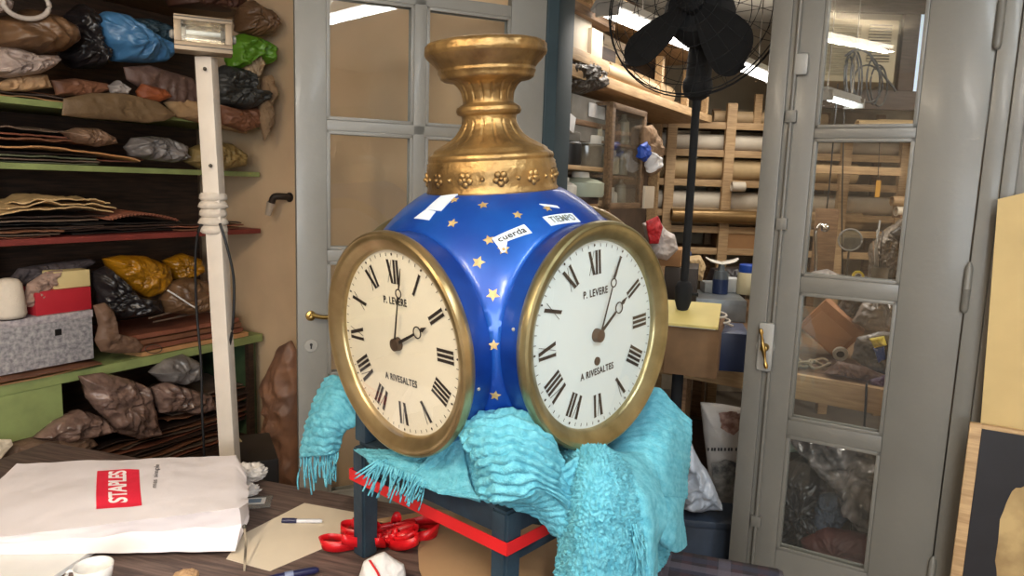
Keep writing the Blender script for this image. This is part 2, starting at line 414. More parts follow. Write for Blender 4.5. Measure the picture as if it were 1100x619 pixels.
lathe(bm, [(.001, 0), (.018, 0), (.016, .005), (.007, .008), (.007, .035), (.001, .036)], 16, T)
tube(bm, [(hu-.005, -.05, hz+.012), (hu+.03, -.052, hz), (hu+.075, -.05, hz-.003)], .0075, 10, 8); obj('lever_handle', bm, M_brass, LD, smooth='auto')
hz = uzL(333, 370)[1]
bm = B(); lathe(bm, [(.001, 0), (.024, 0), (.022, .004), (.001, .0045)], 20, Matrix.Translation((hu, -.021, hz)) @ Matrix.Rotation(PI/2, 4, 'X')); e = obj('keyhole_plate', bm, M_greyl, LD, smooth='auto')
bm = B(); lathe(bm, [(.001, 0), (.005, 0), (.005, .001), (.001, .001)], 12, Matrix.Translation((hu, -.0255, hz+.004)) @ Matrix.Rotation(PI/2, 4, 'X')); bx(bm, hu-.0025, hu+.0025, -.0266, -.0256, hz-.011, hz+.004); obj('keyhole', bm, M_black, e)

# ceiling fittings
def fitting(label, a, b, z, power, color, em, name='ceiling_tube_light', width=.14, n=2):
    a = Vector(a); b = Vector(b); L = (b-a).length; ang = math.atan2(b.y-a.y, b.x-a.x); c = (a+b)/2
    t = thing(name, label, 'lamp', (c.x, c.y, z), ang)
    bm = B(); prism(bm, [(-width/2, .03), (-width*.3, .075), (width*.3, .075), (width/2, .03), (width/2-.01, .03), (width*.25, .06), (-width*.25, .06), (-width/2+.01, .03)], -L/2, L/2, Matrix.Rotation(-PI/2, 4, 'Z'))
    obj('housing', bm, M_greyl, t)
    for s in ((-1, 1) if n == 2 else (0,)):
        bm = B(); tube(bm, [(-L/2+.02, s*.035, .025), (L/2-.02, s*.035, .025)], .014, 12); obj('fluorescent_tube', bm, em, t, smooth='auto')
    for s in (-1, 1):
        bm = B(); bx(bm, s*(L/2-.02)-.01, s*(L/2-.02)+.01, -.055, .055, .005, .06, .003); obj('tube_holder', bm, M_greyl, t)
        if z+.08 < CEIL-.02:
            bm = B(); tube(bm, [(s*L*.35, 0, .075), (s*L*.35, 0, CEIL-z)], .004, 6); obj('hanging_rod', bm, M_iron, t)
    l = area('lamp_light', (c.x, c.y, z-.01), (0, 0, -1), L, .08, power, color); l.rotation_euler = (0, 0, ang)
    l.parent = t; l.matrix_parent_inverse = t.matrix_basis.inverted()
    if z+.08 < CEIL-.02:
        l = area('lamp_light_up', (c.x, c.y, z+.09), (0, 0, 1), L, .1, power*1.0, color); l.rotation_euler = (PI, 0, ang)
        l.parent = t; l.matrix_parent_inverse = t.matrix_basis.inverted()
    return t
EM_c = glow('tube_glow', (.93, .98, 1), 14)
fitting('twin fluorescent tube fitting on the ceiling at the right, before the door', (.95, -.45, 0), (.95, .95, 0), CEIL-.17, LIGHT_A, COOL, EM_c)
fitting('twin fluorescent tube fitting on the ceiling above the worktable', (.15, -1.9, 0), (.15, -.3, 0), CEIL-.17, LIGHT_B, NEUT, EM_c)
fitting('added warm white fluorescent fitting on the ceiling, lighting the left shelves', (-1.05, -1.0, 0), (-1.05, .4, 0), CEIL-.17, LIGHT_D, (1, .84, .64), glow('added_tube_glow', (1, .9, .76), 12))  # added fitting, brightens the shelves and the left dial
fitting('added fluorescent fitting on the back room ceiling, out of view', (3.2, 2.6, 0), (3.2, 3.6, 0), CEIL-.12, LIGHT_E, NEUT, EM_c)  # added out of view to light the back room
q2 = aty(882, 104, 3.9); q3 = aty(919, 115, 4.25)
fitting('small lit tube glowing behind the top pane of the right door', (q2.x, q2.y, 0), (q3.x, q3.y, 0), (q2.z+q3.z)/2-.02, 1.2, NEUT, EM_c, width=.09, n=1)
q0 = aty(650, 8, 3.25); q1 = aty(832, 90, 5.05)
fitting('bright fluorescent fitting glaring behind the fan in the back room', (q0.x, q0.y, 0), (q1.x, q1.y, 0), (q0.z+q1.z)/2-.02, LIGHT_C, NEUT, glow('tube_glow_rear', (1, .98, .93), 6), width=.16)
# warm bulb over the shelves
t = thing('pendant_bulb', 'warm bare bulb hanging left of the worktable near the shelves', 'lamp', (-1.55, .35, 2.45))
bm = B(); lathe(bm, [(.001, -.11), (.02, -.105), (.032, -.075), (.028, -.045), (.014, -.02), (.013, 0), (.001, 0)], 20); obj('bulb', bm, glow('bulb_glow', (1, .8, .55), 20), t, smooth=True)
bm = B(); lathe(bm, [(.001, 0), (.018, 0), (.018, .05), (.008, .06), (.001, .06)], 16); tube(bm, [(0, 0, .05), (0, 0, CEIL-2.45)], .004, 6); obj('socket', bm, M_black, t, smooth='auto')
l = bpy.data.lights.new('bulb_light', 'POINT'); l.energy = LIGHT_W; l.color = WARM; l.shadow_soft_size = .06
o = bpy.data.objects.new('bulb_light', l); COL.objects.link(o); o.location = (0, 0, -.18); o.parent = t
# ============================================================ THE CLOCK
CM = Matrix.Translation((-.0303, 1.7477, 1.3253)) @ Matrix.Rotation(.05, 4, 'X') @ Matrix.Rotation(-.0768, 4, 'Y')
RS = .352
M_blue = mat('blue_enamel', (14, 88, 180), .4, .3, rgb2=(8, 58, 150), scale=5, coat=.35)
M_bluer = mat('blue_enamel_drum', (16, 70, 158), .36, .3, rgb2=(10, 46, 124), scale=7, coat=.35)
M_gold = mat('aged_gilding', (186, 152, 98), .42, .8, rgb2=(124, 98, 62), scale=14, bump=.25, bscale=70)
M_bezel = mat('aged_brass', (204, 182, 138), .33, .88, rgb2=(164, 142, 100), scale=9)
M_bezel2 = mat('tarnished_brass', (178, 168, 128), .32, .85, rgb2=(132, 124, 88), scale=9)
M_dial = mat('enamel_dial', (230, 222, 200), .3, var=.02, coat=.3)
M_ink = mat('dial_ink', (34, 27, 25), .5, var=.02)
M_hand = mat('clock_hand_metal', (40, 36, 36), .4, .4)
M_hub = mat('clock_hub', (92, 74, 60), .5, .5)
M_star = mat('gold_star', (206, 182, 128), .5, .3, rgb2=(170, 140, 90), scale=40)
M_tape = mat('masking_tape', (214, 226, 238), .6, var=.03)
clock = thing('street_clock', 'large blue four-sided globe clock with white dials and gilded pedestal top on a stool', 'clock', mw=CM)
ZB = -.262
prof = [(math.sqrt(RS**2-ZB**2)-.02, ZB), ]
a0 = math.asin(ZB/RS)
prof += [(RS*math.cos(a), RS*math.sin(a)) for a in [a0+(math.radians(62)-a0)*k/40 for k in range(41)]]
bm = B(); lathe(bm, prof, 256)
bmesh.ops.subdivide_edges(bm, edges=[e for e in bm.edges if abs(e.verts[0].co.z-e.verts[1].co.z) > .001], cuts=2)
NV = [Matrix.Rotation(y_+.009*(i_ < 2), 3, 'Z') @ Vector((0, -1, 0)) for i_, y_ in enumerate((-PI/4, PI/4, 3*PI/4, -3*PI/4))]; CUT = math.sqrt(RS**2-.24**2)-.004
for v in bm.verts:
    l = math.hypot(v.co.x, v.co.y)
    if ZB+.0005 < v.co.z and l > .02: 
        v.co = v.co.normalized()*RS if v.co.z > ZB+.001 else v.co
    for n_ in NV:
        if v.co.dot(n_) > CUT: v.co = v.co-n_*(v.co.dot(n_)-CUT)
obj('globe', bm, M_blue, clock, smooth='auto')
prof2 = [(47, 290.5)]
def yz(y): return .33+(196-y)/470
cp = [(72, 207), (72.5, 203.5), (71, 201), (71, 178), (70, 176.5), (70.5, 174), (68, 171.5), (69, 168), (68, 165), (63, 162), (62, 159.5), (58, 157), (53, 154), (44, 149), (38, 144), (33.5, 138), (30.5, 132), (29.5, 127), (30, 123), (34, 121.5), (35.5, 118), (34.5, 114), (31, 112), (27.5, 110), (27.5, 106), (29, 98), (33, 91), (39, 87), (49, 85.5), (52, 83.5), (53, 80), (54.5, 77), (54, 74), (57, 70), (61, 66), (64, 63), (67, 60), (68, 57), (67, 50), (64, 47), (58, 46)]
cp = [(r/(462+16*(y < 90)), yz(y)+.006*(y < 60)*0) for r, y in cp]
dens = []
for (a, b), (c, d) in zip(cp, cp[1:]):
    n = 4 if abs(d-b) > .006 else 1
    for k in range(n): dens.append((a+(c-a)*k/n, b+(d-b)*k/n))
dens.append(cp[-1])
def flute(r, z, t):
    k = 0
    if yz(156) < z < yz(127): k = min(1, (z-yz(156))/.012)*min(1, (yz(127)-z)/.01)*.055
    if yz(108) < z < yz(87): k = min(1, (z-yz(108))/.01)*min(1, (yz(87)-z)/.008)*.06
    s = abs(math.sin(t*9)); 
    rim = 0
    if z > yz(52): rim = .004*noise.noise(Vector((math.cos(t)*6, math.sin(t)*6, 1)))
    return r*(1-k*max(0, 1-s*2.6))+rim
bm = B(); lathe(bm, dens, 216, f=flute); ped = obj('pedestal_top', bm, M_gold, clock, smooth=True)
bm = B()
for k in range(3): lathe(bm, [(.001, yz(47)), (.122, yz(47)), (.12, yz(45.5)), (.001, yz(45))], 60) if k == 0 else None
obj('top_plate', bm, mat('raw_metal_top', (120, 104, 92), .7, .2, rgb2=(170, 150, 120), scale=30, bump=.5), ped, smooth='auto')
for k in range(24):
    t = 2*PI*(k+.5)/24+.03; r = 71/462+.0005; z = yz(189.5); bm = B()
    M = Matrix.Rotation(t-PI/2, 4, 'Z') @ Matrix.Translation((0, r, z)) @ Matrix.Rotation(-PI/2, 4, 'X')
    if k % 2 == 0:
        for j in range(5):
            a = 2*PI*j/5+PI/2
            r_ = bmesh.ops.create_uvsphere(bm, u_segments=10, v_segments=6, radius=.0082, matrix=M @ Matrix.Translation((math.cos(a)*.0105, math.sin(a)*.0105, 0)) @ Matrix.Diagonal((1, 1, .5, 1)))
        bmesh.ops.create_uvsphere(bm, u_segments=10, v_segments=6, radius=.006, matrix=M @ Matrix.Translation((0, 0, .003)))
        obj('rosette', bm, M_gold, ped, smooth=True)
    else:
        bmesh.ops.create_uvsphere(bm, u_segments=10, v_segments=6, radius=.0055, matrix=M); obj('bead', bm, M_gold, ped, smooth=True)

RB, DD = .25, .331; RD_ = .206
def numeral(s):
    """polygons of one roman numeral: x along, z up (0..1 high), thin and thick strokes"""
    out = []; x = 0; T = .20; t_ = .05
    def bar(xa, xb, za, zb, wd): out.append([(xa-wd/2, za), (xa+wd/2, za), (xb+wd/2, zb), (xb-wd/2, zb)])
    W = {'I': .30, 'V': .62, 'X': .62}; g = 0
    for ch in s:
        w_ = W[ch]
        if ch == 'I': bar(x+w_/2, x+w_/2, 0, 1, .19)
        if ch == 'V': bar(x+.13, x+w_/2, 1, 0, .22); bar(x+w_-.08, x+w_/2, 1, 0, .035)
        if ch == 'X': bar(x+.13, x+w_-.11, 1, 0, .22); bar(x+w_-.08, x+.08, 1, 0, .03)
        x += w_
    for p in list(out):
        if abs(p[1][0]-p[0][0]) < .1: continue
        xm = (p[0][0]+p[1][0])/2; xn = (p[2][0]+p[3][0])/2
        out.append([(xm-.12, p[0][1]-.015), (xm+.12, p[0][1]-.015), (xm+.12, p[0][1]+.01), (xm-.12, p[0][1]+.01)]); out.append([(xn-.12, p[2][1]-.01), (xn+.12, p[2][1]-.01), (xn+.12, p[2][1]+.015), (xn-.12, p[2][1]+.015)])
    return out, x
def make_dial(yaw, side, hh, mm, bez, keyhole, visible):
    """dial faces -y in its own frame"""
    M = Matrix.Rotation(yaw, 4, 'Z'); A = M @ Matrix.Rotation(PI/2, 4, 'X')   # lathe z -> -y
    bm = B(); c0 = math.sqrt(RS**2-.24**2)-.012
    lathe(bm, [(.241, c0-.02), (.2415, c0+.004), (.240, DD-.022), (.236, DD-.018)], 96, A, cap=False); dr = obj('drum', bm, M_bluer, clock, smooth='auto')
    bm = B(); lathe(bm, [(.236, DD-.03), (.246, DD-.028), (.25, DD-.020), (.2505, DD-.010), (.248, DD-.002), (.243, DD+.001), (.240, DD-.001), (.237, DD-.001), (.230, DD-.003), (.222, DD-.008), (.213, DD-.014), (.209, DD-.017), (.207, DD-.022), (.206, DD-.03)], 128, A, cap=False)
    bz = obj('bezel', bm, bez, clock, smooth='auto')
    for s_ in (0, 1):
        b2 = B(); bmesh.ops.create_uvsphere(b2, u_segments=10, v_segments=6, radius=.004, matrix=M @ Matrix.Translation(Matrix.Rotation(.25+s_*PI-(.0 if side else -0), 3, 'Y') @ Vector((.2405, -(DD-.045), 0)))); obj('rivet', b2, M_greyl, dr, smooth=True)
    bm = B(); lathe(bm, [(.001, DD-.04), (.2075, DD-.04), (.2075, DD-.0265), (.001, DD-.0255)], 96, A); d = obj('dial', bm, M_dial if side else mat('enamel_in_cool_light', (206, 219, 220), .3, var=.02, coat=.3), clock, smooth='auto')  # cool light on this side is put into the enamel colour
    if not visible: return
    yf = -(DD-.0245); bm = B(); Rn = RD_
    NN = ['XII', 'I', 'II', 'III', 'IIII', 'V', 'VI', 'VII', 'VIII', 'IX', 'X', 'XI']
    h = .245*Rn; r0 = .655*Rn
    for k, s in enumerate(NN):
        polys, wd = numeral(s); sx = .175*Rn
        Q = M @ Matrix.Rotation(2*PI*k/12, 4, 'Y')
        for p in polys: prism(bm, [((x-wd/2)*sx, r0+z*h) for x, z in p], yf, yf-.0004, Q)
        prism(bm, [(-.0022, .955*Rn), (0, .945*Rn), (.0022, .955*Rn), (.0022, .968*Rn), (0, .978*Rn), (-.0022, .968*Rn)], yf, yf-.0004, Q)
    for k in range(60):
        if k % 5: prism(bm, [(-.0007, .94*Rn), (.0007, .94*Rn), (.0007, .975*Rn), (-.0007, .975*Rn)], yf, yf-.0003, M @ Matrix.Rotation(2*PI*k/60, 4, 'Y'))
    obj('numerals', bm, M_ink, d)
    bm = text_bm('P. LEVERE', .0225, .0002, 1.12, .80, .0004); xf(bm, M @ Matrix.Translation((.0, yf-.0003, .46*Rn))); obj('maker_name', bm, M_ink, d)
    bm = text_bm('A RIVESALTES', .0215, .0002, 1.12, .80, .0004); xf(bm, M @ Matrix.Translation((.0, yf-.0003, -.40*Rn))); obj('place_name', bm, M_ink, d)
    def hand(name, ang, L, rr, rk, w_, y):
        bm = B(); Q = M @ Matrix.Rotation(ang, 4, 'Y')
        ring = [];  n = 28
        prism(bm, [(-w_*1.25, -.012), (w_*1.25, -.012), (w_*.8, rk-rr), (-w_*.8, rk-rr)], y, y-.0012, Q)
        for k in range(n):
            a, b = 2*PI*k/n, 2*PI*(k+1)/n
            prism(bm, [(math.sin(a)*rr, rk+math.cos(a)*rr), (math.sin(b)*rr, rk+math.cos(b)*rr), (math.sin(b)*(rr-.0026), rk+math.cos(b)*(rr-.0026)), (math.sin(a)*(rr-.0026), rk+math.cos(a)*(rr-.0026))], y, y-.0012, Q)
        prism(bm, [(-w_*.7, rk+rr-.001), (w_*.7, rk+rr-.001), (w_*1.5, rk+rr+(L-rk-rr)*.22), (.0003, L), (-.0003, L), (-w_*1.5, rk+rr+(L-rk-rr)*.22)], y, y-.0012, Q)
        obj(name, bm, M_hand, d)
    hand('hour_hand', hh, .60*Rn, .0135, .43*Rn, .0034, yf-.006)
    hand('minute_hand', mm, .86*Rn, .0105, .585*Rn, .0019, yf-.010)
    bm = B(); lathe(bm, [(.001, DD-.026), (.0155, DD-.026), (.014, DD-.012), (.006, DD-.009), (.001, DD-.009)], 24, A); obj('hand_boss', bm, M_hub, d, smooth='auto')
    if keyhole:
        bm = B(); lathe(bm, [(.001, 0), (.0095, 0), (.0095, .002), (.006, .0025), (.001, .0022)], 20, M @ Matrix.Translation((0, yf+.0005, -.285*Rn)) @ Matrix.Rotation(PI/2, 4, 'X')); obj('winding_hole', bm, M_hub, d, smooth='auto')
    bm = B(); lathe(bm, [(.001, DD-.003), (.1, DD-.0045), (.17, DD-.007), (.212, DD-.0125)], 64, A, cap=False)
    obj('glass', bm, glassmat('dial_glass_'+('warm' if side else 'cool'), (.99, .99, .985), .9, .0 if side else .012), clock, smooth=True)
make_dial(-PI/4+.009, 1, math.radians(64), math.radians(14), M_bezel, False, True)
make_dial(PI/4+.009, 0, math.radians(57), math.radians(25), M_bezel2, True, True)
make_dial(3*PI/4, 1, 0, 0, M_bezel, False, False); make_dial(-3*PI/4, 0, 0, 0, M_bezel2, False, False)
# stars and paper tags on the globe
def on_globe(px, py, rad=RS):
    c = CM.translation; d = ray(px, py).normalized(); b = d.dot(EYE-c); cc = (EYE-c).length_squared-rad**2; disc = b*b-cc
    if disc < 0: return None
    return CM.inverted() @ (EYE+d*(-b-math.sqrt(disc)))
for (px, py, rr, a) in [(486, 240, .0125, .2), (519, 220.5, .012, .5), (556, 231, .0115, .1), (514, 282, .0145, .0), (525, 258, .0125, .6), (541, 268, .0135, .3), (529.5, 316.5, .0145, .9), (530.5, 371, .012, .3), (532, 425, .012, .1), (588, 224, .011, .4), (488, 215, .011, .7), (533, 455, .01, .2)]:
    P = on_globe(px, py); n = P.normalized(); q = n.to_track_quat('Z', 'Y').to_matrix().to_4x4(); bm = B()
    vs = []
    for k in range(10):
        t = 2*PI*k/10+a; r = rr if k % 2 == 0 else rr*.48
        p = q @ Vector((math.cos(t)*r, math.sin(t)*r, 0)); p = (n*RS+p).normalized()*(RS+.0012); vs.append(bm.verts.new(p))
    c = bm.verts.new(n*(RS+.0018))
    low = [bm.verts.new(v.co.normalized()*(RS-.001)) for v in vs]
    for k in range(10): bm.faces.new((c, vs[k], vs[(k+1) % 10])); bm.faces.new((vs[k], low[k], low[(k+1) % 10], vs[(k+1) % 10]))
    obj('star', bm, M_star, clock)
def tapepiece(quad, name='paper_tag', txt=None, size=.02, up=1, sx=1):
    P = [on_globe(*q) for q in quad]     # tl, tr, br, bl
    bm = B(); N = 8; G = []
    for j in range(N+1):
        r = []
        for i in range(N+1):
            u, v = i/N, j/N; p = (P[0]*(1-u)+P[1]*u)*(1-v)+(P[3]*(1-u)+P[2]*u)*v
            r.append(p.normalized())
        G.append(r)
    top = [[bm.verts.new(p*(RS+.0015)) for p in r] for r in G]; bot = [[bm.verts.new(p*(RS-.001)) for p in r] for r in G]
    for j in range(N):
        for i in range(N): bm.faces.new((top[j][i], top[j][i+1], top[j+1][i+1], top[j+1][i]))
    for i in range(N):
        bm.faces.new((top[0][i], top[0][i+1], bot[0][i+1], bot[0][i])); bm.faces.new((top[N][i], bot[N][i], bot[N][i+1], top[N][i+1]))
        bm.faces.new((top[i][0], bot[i][0], bot[i+1][0], top[i+1][0])); bm.faces.new((top[i][N], top[i+1][N], bot[i+1][N], bot[i][N]))
    t = obj(name, bm, M_tape, clock, smooth='auto')
    if txt:
        b2 = text_bm(txt, 1, .0, 1.05, 1, .012)
        xs = [v.co.x for v in b2.verts]; zs = [v.co.z for v in b2.verts]; x0, x1, z0, z1 = min(xs), max(xs), min(zs), max(zs)
        for v in b2.verts:
            u = .1+.8*(v.co.x-x0)/(x1-x0); vv = .18+.64*(1-(v.co.z-z0)/(z1-z0))
            p = (P[0]*(1-u)+P[1]*u)*(1-vv)+(P[3]*(1-u)+P[2]*u)*vv; v.co = p.normalized()*(RS+.0032)
        obj('handwriting', b2, M_ink if txt == 'cuerda' else mat('faded_ink', (120, 128, 120), .6), t)
tapepiece([(528.5, 256.5), (563, 241.5), (571.5, 250.5), (534, 264)], txt='cuerda')
tapepiece([(582.5, 233.5), (614, 229.5), (623.5, 239), (592, 243)], txt='TIEMPO')
tapepiece([(474, 211), (492, 209), (474, 227), (457, 226)]); tapepiece([(457, 226), (468, 227.5), (461, 237), (445, 235)])
tapepiece([(579, 219.5), (598, 221.5), (601, 224), (585, 222)])
tapepiece([(533, 262), (545, 260), (543, 271), (539, 272)])

# ============================================================ STOOL
TZ = .69
M_stool = mat('dark_blue_paint', (46, 66, 80), .55, rgb2=(34, 48, 60), scale=10, bump=.2, bscale=50)
M_red = mat('red_tape', (214, 32, 36), .45, var=.06)
SN = Vector((.005, 1.42)); SL = Vector((-.357, 1.74)); SR_ = Vector((.325, 1.782)); SB = SL+SR_-SN; Scn = (SL+SR_)/2
sa = math.atan2(SR_.y-SN.y, SR_.x-SN.x); Sh = (SR_-SN).length/2
stool = thing('wooden_stool', 'dark blue painted wooden stool carrying the clock on the table', 'stool', (Scn.x, Scn.y, TZ), sa)
SH = .985-TZ
for sx in (-1, 1):
    for sy in (-1, 1):
        bm = B(); lw = .023
        prism(bm, [(sx*Sh-lw, 0), (sx*Sh+lw, 0), (sx*Sh+lw*1.15, SH-.002), (sx*Sh-lw*1.15, SH-.002)], sy*Sh-lw, sy*Sh+lw)
        bmesh.ops.bevel(bm, geom=bm.edges[:], offset=.006, segments=2, affect='EDGES')
        obj('leg', bm, M_stool, stool, smooth='auto')
for k in range(4):
    R_ = Matrix.Rotation(k*PI/2, 4, 'Z')
    bm = B(); bx(bm, -Sh+.02, Sh-.02, -Sh-.014, -Sh+.008, SH-.062, SH-.002, .004, R_); obj('apron', bm, M_stool, stool, smooth='auto')
for k in (0, 2):
    bm = B(); bx(bm, -Sh+.02, Sh-.02, -Sh-.009, -Sh+.009, .165, .195, .004, Matrix.Rotation(k*PI/2, 4, 'Z')); obj('stretcher', bm, M_stool, stool, smooth='auto')
bm = B(); bx(bm, -Sh-.02, -Sh+.022, Sh-.022, Sh+.02, SH+.013, SH+.10, .006); obj('corner_post', bm, M_stool, stool, smooth='auto')
bm = B(); bx(bm, -Sh-.012, Sh+.012, -Sh-.012, Sh+.012, SH, SH+.012, .004)
# ring seat frame the globe settles in
obj('seat', bm, M_stool, stool, smooth='auto')
bm = B(); e_ = Sh+.029
pts = [(-e_, -e_), (e_, -e_), (e_, e_), (-e_, e_)]
for (a, b) in zip(pts, pts[1:]+pts[:1]):
    a, b = Vector((*a, 0)), Vector((*b, 0)); za = .218; 
    d = (b-a).normalized(); nn = Vector((d.y, -d.x, 0))*.0012
    vs = [bm.verts.new(p) for p in (a-nn+Vector((0, 0, za-.014)), b-nn+Vector((0, 0, za-.014)), b-nn+Vector((0, 0, za+.014)), a-nn+Vector((0, 0, za+.014)), a+nn+Vector((0, 0, za-.014)), b+nn+Vector((0, 0, za-.014)), b+nn+Vector((0, 0, za+.014)), a+nn+Vector((0, 0, za+.014)))]
    for f in ((0, 1, 2, 3), (4, 5, 6, 7), (3, 2, 6, 7), (0, 1, 5, 4)): bm.faces.new([vs[i] for i in f])
rb = obj('red_strap', bm, M_red, stool); 
# cushion block hidden under the cloth
bm = B(); lathe(bm, [(.001, 0), (.17, 0), (.18, .015), (.17, .038), (.001, .038)], 48); o = obj('packing_ring', bm, mat('packing_blanket', (60, 130, 150), .95), None, (Scn.x, Scn.y, TZ+SH+.012), smooth='auto'); tag(o, 'folded padding under the blue clock on the stool seat', 'padding')

# ============================================================ TURQUOISE THROW
M_throw = mat('turquoise_chenille', (112, 190, 208), .95, rgb2=(84, 166, 188), scale=60, bump=.5, bscale=300)
thr = thing('chenille_throw', 'turquoise ribbed chenille throw with fringe draped over the stool under the clock', 'blanket', (Scn.x, Scn.y, TZ+SH+.012))
TL = thr.location
def patch(bm, rows, nu=50, nv=80, ribs=0, amp=.004, fuzz=.0015, wave=.012, seed=0, th=.008, fade=False):
    C_ = [cr([aty(*p) for p in r], nu) for r in rows]
    cols = [cr([C_[j][i] for j in range(len(rows))], nv) for i in range(nu+1)]
    G = [[cols[i][j] for i in range(nu+1)] for j in range(nv+1)]
    V = []; V2 = []
    for j in range(nv+1):
        r = []; r2 = []
        for i in range(nu+1):
            p = G[j][i]; a = G[j][min(i+1, nu)]-G[j][max(i-1, 0)]; b = G[min(j+1, nv)][i]-G[max(j-1, 0)][i]
            n = a.cross(b)
            n = n.normalized() if n.length > 1e-9 else Vector((0, -1, 0))
            if n.dot(EYE-p) < 0: n = -n
            u, v = i/nu, j/nv
            h = 0
            if ribs:
                ph = v*ribs+wave*40*(.5*math.sin(u*17+seed+2*math.sin(v*4))+.35*math.sin(u*31+v*3+seed))*.6+.5*noise.noise(Vector((u*3, v*3, seed)))
                h = amp*1.5*math.sqrt(abs(math.cos(PI*ph)))
                h *= .75+.5*noise.noise(p*60)
            h += fuzz*noise.noise(p*260)+fuzz*.7*noise.noise(p*520)+.004*noise.noise(p*22)
            edge = min(1, min(i, nu-i, j, nv-j)/2)
            r.append(bm.verts.new(p-TL+n*(h+th*.5*edge))); r2.append(bm.verts.new(p-TL-n*(th*.5*edge+.0005)))
        V.append(r); V2.append(r2)
    for j in range(nv):
        for i in range(nu):
            bm.faces.new((V[j][i], V[j][i+1], V[j+1][i+1], V[j+1][i])); bm.faces.new((V2[j][i], V2[j+1][i], V2[j+1][i+1], V2[j][i+1]))
    for i in range(nu):
        bm.faces.new((V[0][i], V2[0][i], V2[0][i+1], V[0][i+1])); bm.faces.new((V[nv][i], V[nv][i+1], V2[nv][i+1], V2[nv][i]))
    for j in range(nv):
        bm.faces.new((V[j][0], V[j+1][0], V2[j+1][0], V2[j][0])); bm.faces.new((V[j][nu], V2[j][nu], V2[j+1][nu], V[j+1][nu]))
bm = B()
# hang over the far-left corner
patch(bm, [[(352, 408, 1.86), (360, 404, 1.84), (374, 412, 1.80), (392, 440, 1.78)],
           [(338, 434, 1.84), (350, 430, 1.79), (368, 436, 1.76), (384, 456, 1.76)],
           [(328, 462, 1.83), (340, 458, 1.78), (355, 458, 1.75), (370, 464, 1.77)],
           [(323, 492, 1.83), (336, 490, 1.79), (350, 488, 1.77), (364, 484, 1.79)]], 60, 90, 11, .005, seed=1, wave=.006)
# band under the left dial and on the rail
patch(bm, [[(380, 484, 1.70), (430, 484, 1.60), (468, 470, 1.56), (492, 450, 1.54)],
           [(392, 492, 1.62), (436, 497, 1.55), (470, 492, 1.52), (496, 470, 1.49)],
           [(402, 500, 1.60), (440, 512, 1.52), (474, 524, 1.46), (506, 520, 1.44)],
           [(410, 503, 1.59), (446, 520, 1.50), (480, 532, 1.445), (520, 538, 1.41)]], 80, 70, 8, .003, .003, seed=2)
# dark inner side of the arch
patch(bm, [[(444, 508, 1.52), (466, 484, 1.51), (486, 454, 1.50), (510, 442, 1.48)],
           [(462, 516, 1.50), (484, 494, 1.50), (500, 462, 1.49), (520, 450, 1.46)],
           [(486, 530, 1.46), (500, 510, 1.48), (510, 480, 1.47), (522, 464, 1.44)],
           [(516, 540, 1.42), (520, 522, 1.45), (526, 500, 1.45), (534, 480, 1.43)]], 60, 60, 10, .004, .003, seed=3)
# the arch falling to the viewer
patch(bm, [[(486, 462, 1.50), (508, 443, 1.49), (540, 438, 1.48), (570, 446, 1.48), (590, 466, 1.50)],
           [(492, 466, 1.42), (516, 456, 1.39), (545, 453, 1.38), (574, 462, 1.38), (597, 488, 1.41)],
           [(506, 486, 1.37), (526, 480, 1.34), (552, 480, 1.33), (580, 490, 1.34), (606, 514, 1.39)],
           [(519, 508, 1.35), (533, 506, 1.32), (556, 506, 1.31), (584, 512, 1.33), (612, 536, 1.38)],
           [(521, 534, 1.345), (536, 538, 1.32), (558, 535, 1.31), (582, 526, 1.33), (622, 560, 1.37)]], 90, 120, 11, .0095, .0015, wave=.012, seed=4)
# tucked end of the arch and band running down right
patch(bm, [[(520, 534, 1.345), (550, 534, 1.32), (580, 520, 1.34), (605, 500, 1.38), (620, 490, 1.42)],
           [(545, 542, 1.39), (566, 538, 1.37), (590, 540, 1.36), (612, 528, 1.38), (632, 520, 1.42)],
           [(575, 552, 1.40), (590, 556, 1.375), (606, 560, 1.365), (626, 550, 1.38), (645, 545, 1.42)],
           [(603, 580, 1.40), (612, 586, 1.38), (622, 590, 1.37), (640, 580, 1.385), (660, 570, 1.42)],
           [(628, 606, 1.40), (634, 610, 1.38), (642, 612, 1.37), (654, 605, 1.39), (670, 598, 1.42)]], 90, 100, 12, .005, .0015, wave=.010, seed=5)
# thick rough bundle hanging at the front
patch(bm, [[(598, 490, 1.50), (622, 480, 1.47), (650, 480, 1.46), (672, 498, 1.50)],
           [(608, 520, 1.42), (628, 506, 1.37), (655, 508, 1.37), (682, 522, 1.43)],
           [(606, 548, 1.38), (628, 540, 1.33), (656, 542, 1.33), (690, 556, 1.40)],
           [(600, 580, 1.38), (624, 575, 1.32), (656, 578, 1.32), (694, 588, 1.39)],
           [(594, 632, 1.38), (622, 632, 1.32), (656, 634, 1.32), (698, 634, 1.39)],
           [(590, 690, 1.38), (622, 690, 1.32), (656, 692, 1.32), (700, 694, 1.39)]], 90, 130, 0, 0, .009, seed=6)
# smooth backs of the folds
patch(bm, [[(640, 476, 1.60), (668, 486, 1.58), (700, 486, 1.62)],
           [(655, 508, 1.46), (684, 518, 1.44), (712, 530, 1.52)],
           [(668, 540, 1.41), (694, 548, 1.40), (716, 556, 1.48)],
           [(680, 580, 1.40), (698, 585, 1.39), (706, 588, 1.46)],
           [(684, 640, 1.39), (698, 640, 1.38), (706, 640, 1.45)]], 50, 80, 0, 0, .001, seed=7)
